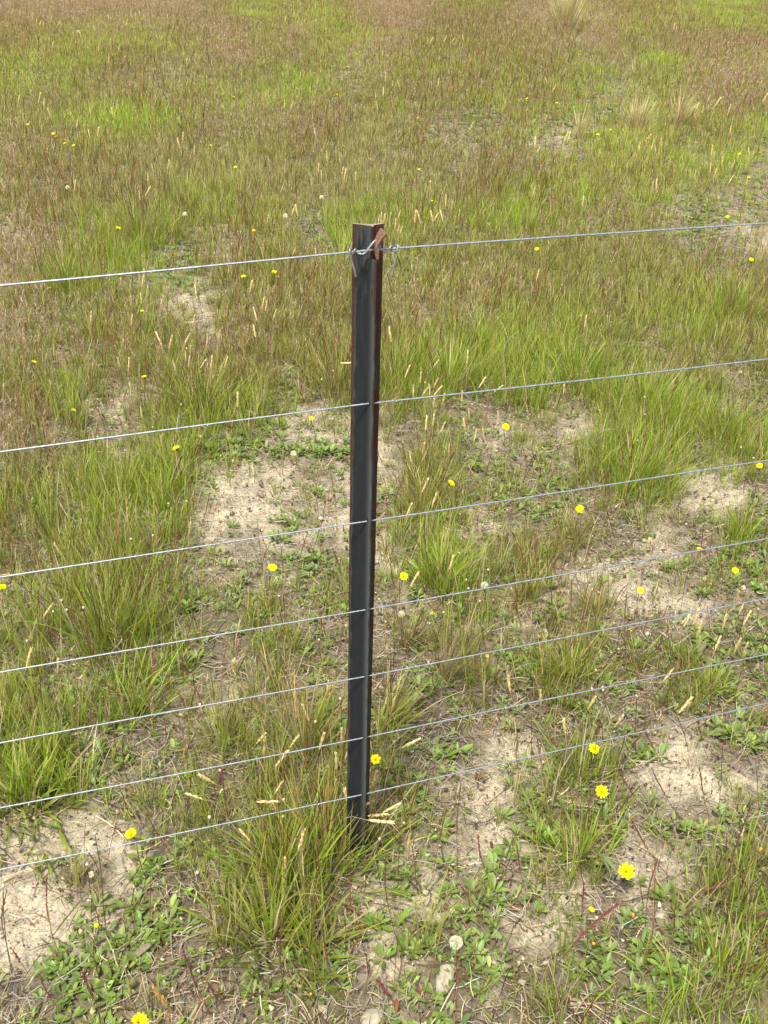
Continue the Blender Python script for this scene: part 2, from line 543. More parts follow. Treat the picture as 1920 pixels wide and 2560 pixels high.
def bare_rust(name, c0, c1):
    m, n, l, b = principled(name)
    tc = n.new('ShaderNodeTexCoord'); t = noise(n, 420, 5, .65); l.new(tc.outputs['Object'], t.inputs['Vector'])
    cr = n.new('ShaderNodeValToRGB')
    cr.color_ramp.elements[0].position = .3; cr.color_ramp.elements[0].color = (*c0, 1)
    cr.color_ramp.elements[1].position = .7; cr.color_ramp.elements[1].color = (*c1, 1)
    l.new(t.outputs[0], cr.inputs[0]); l.new(cr.outputs[0], b.inputs['Base Color'])
    b.inputs['Roughness'].default_value = .75; b.inputs['Specular IOR Level'].default_value = .3
    return m
M_CUT = bare_rust('sawn_steel_edge', (.22, .16, .10), (.38, .30, .20))
M_TAB = bare_rust('rusty_tab_steel', (.13, .065, .045), (.34, .185, .125))
mb = MB(); mb.add(capv, cq, np.full((len(capv), 3), .3))
mb.build('cut_top', M_CUT, post, False)

# holes in the stem, one for each threaded wire
M_HOLE, _n, _l, _b = principled('hole_shadow_steel'); _b.inputs['Base Color'].default_value = (.004, .004, .004, 1); _b.inputs['Roughness'].default_value = .9
def stem_holes(wires, plane_pt, fn):
    for yl, xp, yp, yr, _ in wires[1:]:
        h = float(np.dot(on_plane(xp, yp, plane_pt, fn) - PB, AX)) + .0016
        al = R(7) * (1 - np.clip(h / PHGT, 0, 1)); c, sn = math.cos(al), math.sin(al)
        B = TIPS[1]; db = B / np.linalg.norm(B); nb = np.array([-db[1], db[0]])
        if np.dot(nb, TIPS[0]) < 0: nb = -nb
        q2 = B * .60 + nb * (.0016 * 1.25 + .00025)
        def up(v2): return XA * (v2[0] * c - v2[1] * sn) + YA * (v2[0] * sn + v2[1] * c)
        cen = AX * h + up(q2); D, Nn = up(db), up(nb)
        th = np.linspace(0, 2 * np.pi, 13)
        rim = np.stack([cen + D * math.cos(t) * .0019 + AX * (math.sin(t) * .0032 + .0022 * max(math.sin(t), 0) ** 3) for t in th])
        V = np.stack([rim - Nn * .0012, rim, cen + (rim - cen) * .03], 0)
        mb = MB(); mb.add(V, strip_faces(1, 3, 13), np.full((39, 3), .01))
        mb.build('wire_hole', M_HOLE, post)

# bent tab sheared from the stem
def c1(x, y): return 800 + x / 5.184, 500 + y / 5.184
tabpx = [(738, 745, 11.2), (735, 705, 12.3), (734, 650, 13), (732, 585, 13), (757, 520, 15), (790, 455, 17), (822, 405, 19)]
tp = []
for x, y, o in tabpx:
    u, v = c1(x, y)
    tp.append(on_plane(u, v, PB + YA * (-o / 1000), YA) - PB)
tp = smooth_path(tp, 5)
K = len(tp); f = np.linspace(0, 1, K)
T = np.gradient(tp, axis=0); T /= np.linalg.norm(T, axis=1, keepdims=True)
wide = (XA * .17 - YA * .98)[None, :] * (1 - f ** 1.5)[:, None] + (XA * .80 - YA * .6)[None, :] * (f ** 1.5)[:, None]
wide -= T * np.sum(wide * T, 1, keepdims=True); wide /= np.linalg.norm(wide, axis=1, keepdims=True)
thin = np.cross(T, wide)
corners = [(-1, -1), (-.8, -1), (.8, -1), (1, -1), (1, 1), (.8, 1), (-.8, 1), (-1, 1), (-1, -1)]
TV = np.stack([tp + wide * a * .0052 + thin * b * .0017 for a, b in corners], 1)
mb = MB(); mb.add(TV, strip_faces(1, K, 9), np.full((K * 9, 3), .3))
e = TV[-1][:8]; mb.add(np.concatenate([e, e.mean(0) + (e - e.mean(0)) * .03]), np.array([[i, (i + 1) % 8, 8 + (i + 1) % 8, 8 + i] for i in range(8)]), np.full((16, 3), .3))
ra = np.concatenate([np.repeat(.55 + .25 * f, 9), np.full(16, .6)])
tab = mb.build('bent_tab', M_TAB, post)
tab['label'] = 'rust-brown steel tab cut from the stem and bent to the right'
es = tab.modifiers.new('edge', 'EDGE_SPLIT'); es.split_angle = R(40)

# ------------------------------------------------------------------ wires
WDIR = ray(10743, -150); WDIR[2] = 0; WDIR /= np.linalg.norm(WDIR)
STEM_IN = PB + XA * .0045 - YA * .0085
FN = np.cross(AX, WDIR); FN /= np.linalg.norm(FN)
WIRES = [  # left edge y, post x, post y, right edge y, radius in mm
    (712, 926, 626, 557, 1.35), (1129, 922, 1010, 897, 1.25), (1443, 914, 1303, 1152, 1.2), (1680, 910, 1525, 1346, 1.15),
    (1858, 906, 1692, 1495, 1.15), (2021, 902, 1845, 1635, 1.15), (2173, 900, 1989, 1757, 1.15)]
ORD = ['first', 'second', 'third', 'fourth', 'fifth', 'sixth', 'seventh']
stem_holes(WIRES, STEM_IN, FN)
WL = ['topmost galvanised fence wire, bound to the post by a twisted tie',
      'second galvanised wire from the top, through the post below the tie',
      'third galvanised wire from the top, threaded through the post stem',
      'middle galvanised fence wire, fourth of seven through the post',
      'fifth galvanised wire from the top, third of seven from the ground',
      'second lowest galvanised wire, sixth from the top of the post',
      'lowest galvanised wire, passing behind seed heads at the post foot']
for i, (yl, xp, yp, yr, rad) in enumerate(WIRES):
    a = on_plane(0, yl, STEM_IN, FN); b = on_plane(xp, yp, STEM_IN, FN); c = on_plane(1920, yr, STEM_IN, FN)
    if i == 0: b = b + 0 * FN
    p = [a + (a - b) / np.linalg.norm(a - b) * 3.2]
    for t in np.linspace(0, .97, 18): p.append(a + (b - a) * t)
    p.append(b)
    for t in np.linspace(.03, 1, 18): p.append(b + (c - b) * t)
    p.append(c + (c - b) / np.linalg.norm(c - b) * 5)
    p = np.array(p)
    L = np.cumsum(np.r_[0, np.linalg.norm(np.diff(p, axis=0), axis=1)])
    p = p + FN[None, :] * (np.sin(L * 7 + i) * .0008)[:, None]
    p[:, 2] += np.sin(L * 5.3 + 2 * i) * .0006
    org = b.copy()
    mb = MB(); tubes(mb, (p - org)[None], np.full((1, len(p)), rad / 1000), np.full((1, len(p), 3), .4), 8)
    tag(mb.build('fence_wire', M_WIRE, loc=org), WL[i], 'wire', 'fence wires strung through the post')

tie = [(462, 990, 1), (430, 870, 3), (395, 760, 4), (374, 680, 4.5), (376, 640, 4), (392, 634, 1), (404, 660, -2.5), (408, 700, -2.5), (420, 705, 1), (428, 670, 3.5),
       (438, 638, 4), (456, 634, 1), (470, 655, -2.5), (484, 685, -1), (515, 690, 3), (550, 688, 4), (580, 665, 4.5), (612, 620, 5),
       (650, 570, 5), (690, 528, 4), (725, 510, 2), (760, 528, -2), (785, 590, -4), (795, 650, -3), (820, 668, 1), (850, 658, 3),
       (878, 640, 3.5), (895, 612, 3.5), (916, 592, 2), (936, 605, -2), (942, 645, -2.5), (960, 660, 1), (985, 645, 3.5), (1003, 605, 3.5),
       (1000, 582, 1), (984, 600, -2), (984, 650, -1), (975, 720, 1.5), (950, 840, 3), (922, 968, 3)]
tp2 = np.array([on_plane(*c1(x, y), STEM_IN, FN) - FN * np.sign(FN[1]) * (o * .9 / 1000) for x, y, o in tie])
tp2 = smooth_path(tp2, 6)
org = tp2.mean(0)
mb = MB(); tubes(mb, (tp2 - org)[None], np.full((1, len(tp2)), .0013), np.full((1, len(tp2), 3), .4), 8)
tag(mb.build('tie_wire', M_WIRE, loc=org), 'short twisted tie wire binding the top wire to the post', 'tie wire')

# ------------------------------------------------------------------ small-scale look of plants
LIME = np.array([.318, .432, .042]); OLIVE = np.array([.312, .330, .066])
GOLD = np.array([.42, .30, .09]); STRAW = np.array([.56, .46, .25]); REDB = np.array([.155, .055, .032])
PINK = np.array([.58, .41, .27]); GREY = np.array([.40, .35, .27]); HERB = np.array([.170, .240, .045])

def vary(c, N, s=.18):
    return np.clip(np.asarray(c)[None, :] * np.exp(rng.normal(0, s, (N, 1))) * np.exp(rng.normal(0, s * .35, (N, 3))), 0, 1)

def scatter(dens, d0=.62, d1=26.0, full=3.0, fall=1.0, hh=0.0, cap=None):
    """random ground points inside the strip the photo sees (and a margin), thinner with distance."""
    xs, ys = [], []
    edges = np.concatenate([np.arange(d0, 4, .25), np.geomspace(4, d1, 16)])
    for a, b in zip(edges[:-1], edges[1:]):
        hw = .40 * (b * .857 + .78) + .8
        k = (full / max((a + b) / 2, full)) ** fall
        n = rng.poisson(dens * k * (b - a) * 2 * hw)
        xs.append(rng.uniform(-hw, hw, n)); ys.append(rng.uniform(a, b, n))
    return np.concatenate(xs), np.concatenate(ys)

def keep_by(x, y, table, h=0.0, jit=.45):
    k = cover(x, y, h, jit)
    p = np.array([table.get(c, 0.0) for c in KINDS])[k]
    m = rng.random(len(x)) < p
    return x[m], y[m], k[m]

def widen(y): return np.clip(y / 3.2, 1, 3.2) ** .75

# ------------------------------------------------------------------ stuff: grass
mb = MB()
TUFT = dict(s=.003, d=.20, t=.25, o=.22, g=.9, G=1.0, r=.62, p=.45, y=.7)
x, y = scatter(1250, full=3.2, fall=.8)
x, y, k = keep_by(x, y, TUFT, h=.05)
m_ = ((x - PB[0]) ** 2 + (y - PB[1] + .05) ** 2) > .075 ** 2
x, y, k = x[m_], y[m_], k[m_]
nb = rng.integers(7, 20, len(x))
hk = np.array([.035, .045, .045, .045, .10, .125, .10, .075, .13])[k] * rng.uniform(.7, 1.25, len(x))
rt = np.repeat(np.arange(len(x)), nb); N = len(rt)
pr = np.abs(rng.normal(0, .014, N)) * (1 + .25 * widen(y[rt])); pa = rng.uniform(0, 2 * np.pi, N)
bx = x[rt] + pr * np.cos(pa); by = y[rt] + pr * np.sin(pa)
base = np.stack([bx, by, ground_z(bx, by) - .004], -1)
h = hk[rt] * rng.uniform(.45, 1.25, N) * np.clip(1.15 - by * .05, .72, 1)
az = pa + rng.normal(0, .7, N)
lean = np.abs(rng.normal(.10, .20, N)) + pr * 6
curve = np.abs(rng.normal(.35, .45, N))
wd = rng.uniform(.0011, .0029, N) * widen(by)
patch = vnoise(bx / .5, by / .5, 31)
g0 = np.where((k[rt] == 5)[:, None], LIME, OLIVE) * 1.0
g0 = mixc(g0, LIME, np.clip(patch * 1.6 - .45, 0, 1))
dry = rng.random(N)
isr = np.isin(k[rt], (6, 7))
far_n = np.clip((by - 3.5) / 3, 0, 1)
pn = vnoise(bx / 1.1, by / 1.6, 33) + .5 * (vnoise(bx / .4, by / .6, 34) - .5)
g0 = mixc(g0, g0 * 1.35 + np.array([.02, .05, .0]), far_n * np.clip(pn * 2.2 - .7, 0, 1))
g0 = mixc(g0, np.array([.44, .40, .16]), far_n * np.clip(1.1 - pn * 2.2, 0, 1) * .8)
cc = g0 * np.exp(rng.normal(0, .22, (N, 1)))
cc = np.where((dry < .15)[:, None], vary(STRAW, N), cc)
cc = np.where(((dry > .88) & isr)[:, None], vary((.26, .15, .06), N), cc)
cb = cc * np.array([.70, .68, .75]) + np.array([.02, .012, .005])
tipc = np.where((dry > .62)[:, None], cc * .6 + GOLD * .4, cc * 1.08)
farm = by > 5
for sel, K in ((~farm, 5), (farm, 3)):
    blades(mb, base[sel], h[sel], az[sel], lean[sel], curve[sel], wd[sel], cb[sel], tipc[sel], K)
tag(mb.build('grass', M_GRASS), 'fine green and olive grass growing over the field', 'grass', kind='stuff')

# ------------------------------------------------------------------ stuff: red-brown flowering stems
mb = MB()
ST = dict(s=.03, d=.26, t=.26, o=.24, g=.30, G=.12, r=1.0, p=.42, y=.3)
x, y = scatter(1050, full=3.0, fall=1.05)
x, y, k = keep_by(x, y, ST, h=.09)
N = len(x)
h = rng.uniform(.09, .22, N)
az = rng.normal(.6, 1.6, N)
lean = np.abs(rng.normal(.15, .16, N)); curve = np.abs(rng.normal(.15, .22, N))
P = arc_paths(np.stack([x, y, ground_z(x, y) - .003], -1), h, az, lean, curve, 6)
P += rng.normal(0, .0012, P.shape)
wf = widen(y) ** .9
Rr = np.array([.35, .35, .40, .78, .92, .25])[None, :] * .001 * (wf * rng.uniform(.7, 1.2, N))[:, None]
lo = vary((.17, .17, .05), N); hi = np.where((rng.random(N) < .26 + np.clip((y - 3) * .06, 0, .36))[:, None], vary(GOLD * .8, N), vary(REDB, N, .3))
f6 = np.array([0, .15, .5, .95, 1, 1])[None, :, None]
tubes(mb, P, Rr, lo[:, None, :] * (1 - f6) + hi[:, None, :] * f6, 3)
tag(mb.build('red_grass_stems', M_STEM), 'thin red-brown grass stems rising all over the field', 'grass stems', kind='stuff')

# ------------------------------------------------------------------ stuff: fine pinkish flower haze of the bent grass
mb = MB()
x, y = scatter(680, full=3.2, fall=.5)
x, y, k = keep_by(x, y, dict(p=1.0, r=.16, g=.03, t=.05, d=.03), h=.12, jit=.5)
N = len(x); h = rng.uniform(.12, .26, N)
P = arc_paths(np.stack([x, y, ground_z(x, y)], -1), h, rng.uniform(0, 6.28, N), np.abs(rng.normal(.1, .12, N)), rng.uniform(0, .3, N), 4)
wf = widen(y)
tubes(mb, P, np.full((N, 4), .00028) * wf[:, None], np.repeat(vary((.30, .20, .10), N)[:, None, :], 4, 1), 3)
nb = np.where(y < 5, 16, 9); rt = np.repeat(np.arange(N), nb); M = len(rt)
t = rng.uniform(.45, 1, M)
seg = np.minimum((t * 3).astype(int), 2); fr = (t * 3 - seg)[:, None]
b0 = P[rt, seg] * (1 - fr) + P[rt, seg + 1] * fr
blades(mb, b0, rng.uniform(.012, .034, M), rng.uniform(0, 6.28, M), rng.uniform(.35, 1.0, M), rng.normal(.2, .4, M),
       rng.uniform(.0007, .0014, M) * wf[rt], vary(PINK * .8, M), vary(PINK, M, .28), 3, prof=np.array([.3, .5, 1.0]))
tag(mb.build('pink_grass_haze', M_DRY), 'pinkish haze of fine bent-grass flower heads', 'grass haze', kind='stuff')

# ------------------------------------------------------------------ stuff: dead straw and twigs on the soil
mb = MB()
x, y = scatter(11000, d1=12, full=2.6, fall=1.1)
x, y, k = keep_by(x, y, dict(s=.12, d=1.0, t=.5, o=.35, g=.5, G=.3, r=.45, p=.4, y=.4))
N = len(x); K = 4
L = rng.gamma(2.2, .012, N) + .008
a0 = rng.uniform(0, 6.28, N); bend = rng.normal(0, .9, N)
P = np.zeros((N, K, 3)); P[:, 0] = np.stack([x, y, 0 * x], -1)
for i in range(1, K):
    aa = a0 + bend * i / K
    P[:, i] = P[:, i - 1] + np.stack([np.cos(aa), np.sin(aa), 0 * aa], -1) * (L / (K - 1))[:, None]
P[:, :, 2] = ground_z(P[:, :, 0], P[:, :, 1]) + .003 + np.abs(rng.normal(0, .005, (N, 1))) + rng.normal(0, .0022, (N, K))
col = np.where((rng.random(N) < .45)[:, None], vary(GREY, N, .3), np.where((rng.random(N) < .5)[:, None], vary(STRAW * .8, N, .3), vary((.13, .085, .055), N, .3)))
tubes(mb, P, np.repeat((rng.uniform(.0004, .0011, N) * widen(y))[:, None], K, 1) * np.array([.8, 1, 1, .5]), np.repeat(col[:, None, :], K, 1), 3)
tag(mb.build('dead_grass_litter', M_DRY), 'grey and straw-coloured dead grass litter on the soil', 'litter', kind='stuff')

# ------------------------------------------------------------------ stuff: soil crumbs
mb = MB()
x, y = scatter(7000, d1=4.6, full=2.4, fall=1.5)
x, y, k = keep_by(x, y, dict(s=.8, d=.9, t=.9, o=.4, g=.2, r=.2, p=.4))
N = len(x)
th = np.linspace(0, np.pi, 4); ph = np.linspace(0, 2 * np.pi, 6)
TT, PP = np.meshgrid(th, ph, indexing='ij')
D = np.stack([np.sin(TT) * np.cos(PP), np.sin(TT) * np.sin(PP), np.cos(TT)], -1).reshape(-1, 3)
sz = rng.gamma(1.5, .0008, N) + .0005
V = D[None] * sz[:, None, None] * rng.uniform(.5, 1.5, (N, 1, 3)) * rng.uniform(.45, 1.4, (N, len(D), 1))
V += np.stack([x, y, ground_z(x, y) + .003 + sz * .2], -1)[:, None, :]
sandy = rng.random(N) < .45
col = np.where(sandy[:, None], vary((.47, .39, .25), N, .25), vary((.16, .12, .078), N, .4))
mb.add(V, strip_faces(N, 4, 6), np.repeat(col[:, None, :], len(D), 1))
tag(mb.build('soil_crumbs', M_CRUMB), 'small crumbs of sand and dark soil on the bare patches', 'soil', kind='stuff')

# ------------------------------------------------------------------ herb leaves: rosettes
LPROF = np.array([.28, .34, .62, .95, 1.0, .74, .05])
def herb_leaves(mb, cen, n, size, up=.9, col=HERB):
    """n leaves round each centre (N,3)."""
    N = len(cen); rt = np.repeat(np.arange(N), n); M = len(rt)
    az = rng.uniform(0, 6.28, M)
    h = size[rt] * rng.uniform(.6, 1.15, M)
    lean = rng.uniform(up - .35, up + .35, M)
    b = cen[rt] + np.stack([np.cos(az), np.sin(az), 0 * az], -1) * .003
    c1_ = vary(col, M, .2)
    blades(mb, b, h, az, lean, rng.uniform(.2, .75, M), h * rng.uniform(.27, .40, M), c1_ * .9 + .01, c1_ * 1.05, 7, LPROF, rng.normal(0, .15, M), True)

mb = MB()
x, y = scatter(1700, d1=12, full=3.0, fall=.7)
x, y, k = keep_by(x, y, dict(o=1.0, t=.24, g=.2, d=.16, s=.012, r=.12, G=.12, p=.08), jit=.4)
N = len(x)
herb_leaves(mb, np.stack([x, y, ground_z(x, y) + .003], -1), rng.integers(5, 10, N), rng.uniform(.012, .026, N) * np.clip(widen(y) ** .5, 1, 1.4), 1.0)
tag(mb.build('herb_ground_cover', M_LEAF), 'low grey-green leaf rosettes knit into a ground cover', 'ground cover', kind='stuff')

def thing_at(name, u, v, label, cat, group=None):
    p = on_z(u, v, 0)
    p[2] = float(ground_z(np.array([p[0]]), np.array([p[1]]))[0])
    return tag(empty(name, p), label, cat, group)

ROS = [
 ('K', 1235, 835, .040, 'leafy green rosette on sand above the fluffy white seed clock'),
 ('K', 1360, 965, .036, 'small broad-leaved rosette just above and right of the white seed clock'),
 ('H', 1215, 1570, .050, 'long-leaved rosette on bare soil between the two lowest wires'),
 ('H', 1130, 1160, .046, 'dense dark green rosette below the grey wiry tussock'),
 ('H', 405, 310, .040, 'rosette on sand left of the post, right of the lone yellow flower'),
 ('H', 130, 195, .036, 'small rosette on sand just above the lone yellow flower left of post'),
 ('E', 400, 1510, .042, 'fresh rosette alone in the middle of the sand patch left of post'),
 ('E', 590, 1590, .036, 'rosette against the left edge of the post above the third wire'),
 ('E', 420, 1275, .050, 'big leafy rosette beside the seed clock on the sand patch'),
 ('E', 310, 1260, .042, 'leafy rosette touching the seed clock on the sand patch'),
 ('E', 100, 1255, .044, 'rosette with one red leaf at the top edge of the sand patch'),
 ('E', 570, 1300, .034, 'small rosette close to the left of the post on the sand patch'),
 ('D', 1530, 1230, .050, 'largest rosette at the sand patch corner below the second wire left'),
 ('D', 1360, 1260, .046, 'rosette right of the yellow flower below the second wire at left'),
 ('D', 1380, 1490, .040, 'spreading rosette at the left end of the big sand patch'),
 ('D', 1250, 1430, .040, 'rosette half under tall grass left of the big sand patch'),
 ('J', 990, 650, .044, 'star-shaped rosette on soil just under the lowest wire at left'),
 ('J', 780, 1190, .046, 'large rosette of upright leaves at the right edge of bottom sand'),
 ('J', 640, 1290, .042, 'broad rosette at the bottom edge of the sand, lower left'),
 ('J', 730, 1400, .042, 'flat round-leaved rosette near the bottom edge, left'),
 ('J', 370, 1340, .038, 'rosette in the lower left corner beside a wavy red stalk'),
 ('J', 860, 930, .038, 'small grey-green rosette left of the grass tuft at the post foot'),
 ('L', 1150, 410, .050, 'broad-leaved plant with upright leaves at right, below the lowest wire'),
 ('L', 1085, 1395, .048, 'big round-leaved rosette near the bottom right corner'),
 ('L', 980, 860, .042, 'rosette right of the big open yellow flower at lower right'),
 ('L', 790, 1010, .032, 'small rosette under the orange bud at lower right'),
 ('L', 230, 470, .046, 'dense rosette left of the curled dry blade, lower right'),
 ('K', 780, 1060, .040, 'rosette below the broad bright blade near the bottom centre'),
 ('K', 980, 1230, .042, 'rosette left of the fluffy clock stem near the bottom centre'),
 ('K', 1510, 690, .036, 'rosette at the right end of the bare sand right of post foot'),
 ('G', 1190, 970, .044, 'rosette with pale leaves between the fourth and fifth wires at left'),
 ('G', 640, 1530, .040, 'pale sprawling rosette above the sixth wire at far left'),
 ('H', 840, 1390, .044, 'rosette hugging the right side of the post above the sixth wire'),
 ('I', 50, 1000, .046, 'rosette on grey soil between the fifth and sixth wires'),
 ('I', 430, 1260, .046, 'rosette beside a golden seed head above the lowest wire right'),
 ('I', 880, 1580, .048, 'rosette right of the yellow flower just below the lowest wire'),
 ('I', 1130, 930, .054, 'large leafy rosette above the sixth wire at right'),
 ('I', 1560, 1500, .048, 'dark rosette at the right edge just below the lowest wire'),
 ('I', 1420, 1430, .044, 'flat rosette on sand at right, directly under the lowest wire'),
 ('I', 1000, 360, .040, 'rosette under the fourth wire at right, beside a pale petal'),
 ('I', 600, 1090, .042, 'rosette below the big tuft between the fifth and sixth wires'),
 ('I', 1240, 530, .034, 'small rosette on the open sand between fourth and fifth wires'),
]
for cpk, x, y, s, lab in ROS:
    o = thing_at('rosette_plant', *px(cpk, x, y), lab, 'rosette', 'leaf rosettes on the bare soil')
    mb = MB()
    herb_leaves(mb, np.zeros((1, 3)), np.array([rng.integers(10, 15)]), np.array([s * .70]), .95)
    if s > .043: herb_leaves(mb, np.array([[.028, .01, 0], [-.022, .018, 0]]), np.array([7, 8]), np.array([s, s]) * .66, .95)
    mb.build('leaves', M_LEAF, o)
    mb = MB(); n = 6
    herb_leaves(mb, np.zeros((1, 3)), np.array([n]), np.array([s * .5]), .35, HERB * 1.25)
    mb.build('heart_leaves', M_LEAF, o)

# little red-leaved seedlings
for cpk, x, y, lab in [('K', 1460, 50, 'tiny red-leaved seedling on sand just under the lowest wire'),
                       ('D', 1610, 1310, 'small red and green seedling at the top of the sand patch'),
                       ('H', 185, 90, 'reddish many-stemmed seedling on sand below the third wire'),
                       ('I', 20, 1400, 'red-tinged seedling left of the golden heads near the lowest wire')]:
    o = thing_at('red_seedling', *px(cpk, x, y), lab, 'seedling', 'red seedlings on the sand')
    mb = MB(); herb_leaves(mb, np.zeros((1, 3)), np.array([12]), np.array([.015]), .6, np.array([.24, .075, .045]))
    mb.build('red_leaves', M_LEAF, o)
    mb = MB(); herb_leaves(mb, np.zeros((1, 3)), np.array([9]), np.array([.018]), .5, np.array([.16, .15, .05]))
    mb.build('green_leaves', M_LEAF, o)

# ------------------------------------------------------------------ grass tufts that stand out
def tuft(o, n, h, spread, col, wid, lean=.30, curve=.5, stems=0, hs=.25, gold=.15, stemcol=REDB, wind=(0, 0)):
    mb = MB()
    pr = np.abs(rng.normal(0, spread, n)); pa = rng.uniform(0, 6.28, n)
    b = np.stack([pr * np.cos(pa), pr * np.sin(pa), np.full(n, -.006)], -1)
    hh = h * rng.uniform(.4, 1.15, n)
    c = vary(col, n, .22)
    c = np.where((rng.random(n) < gold)[:, None], vary(STRAW, n), c)
    lean_ = np.abs(rng.normal(lean * .5, lean * .6, n)) + pr * 4
    az = pa + rng.normal(0, .6, n)
    vx = np.sin(lean_) * np.cos(az) + wind[0]; vy = np.sin(lean_) * np.sin(az) + wind[1]
    az = np.arctan2(vy, vx); lean_ = np.arcsin(np.clip(np.hypot(vx, vy), 0, .97))
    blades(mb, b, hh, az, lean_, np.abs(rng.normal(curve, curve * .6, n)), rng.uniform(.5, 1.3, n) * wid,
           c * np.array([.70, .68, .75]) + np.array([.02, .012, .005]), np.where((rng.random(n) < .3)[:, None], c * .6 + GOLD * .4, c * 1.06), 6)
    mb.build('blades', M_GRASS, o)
    if stems:
        mb = MB(); n = stems
        pr = np.abs(rng.normal(0, spread, n)); pa = rng.uniform(0, 6.28, n)
        P = arc_paths(np.stack([pr * np.cos(pa), pr * np.sin(pa), 0 * pa], -1), hs * rng.uniform(.65, 1.15, n), pa + rng.normal(0, .5, n),
                      np.abs(rng.normal(lean * .6, .15, n)), np.abs(rng.normal(.1, .2, n)), 6)
        P += rng.normal(0, .001, P.shape)
        f6 = np.array([0, .15, .5, .95, 1, 1])[None, :, None]
        lo = vary((.17, .17, .05), n); hi = vary(stemcol, n, .3)
        tubes(mb, P, np.array([.4, .4, .42, .7, .8, .25])[None, :] * .001 * rng.uniform(.8, 1.2, n)[:, None], lo[:, None, :] * (1 - f6) + hi[:, None, :] * f6, 3)
        mb.build('stem_spray', M_STEM, o)

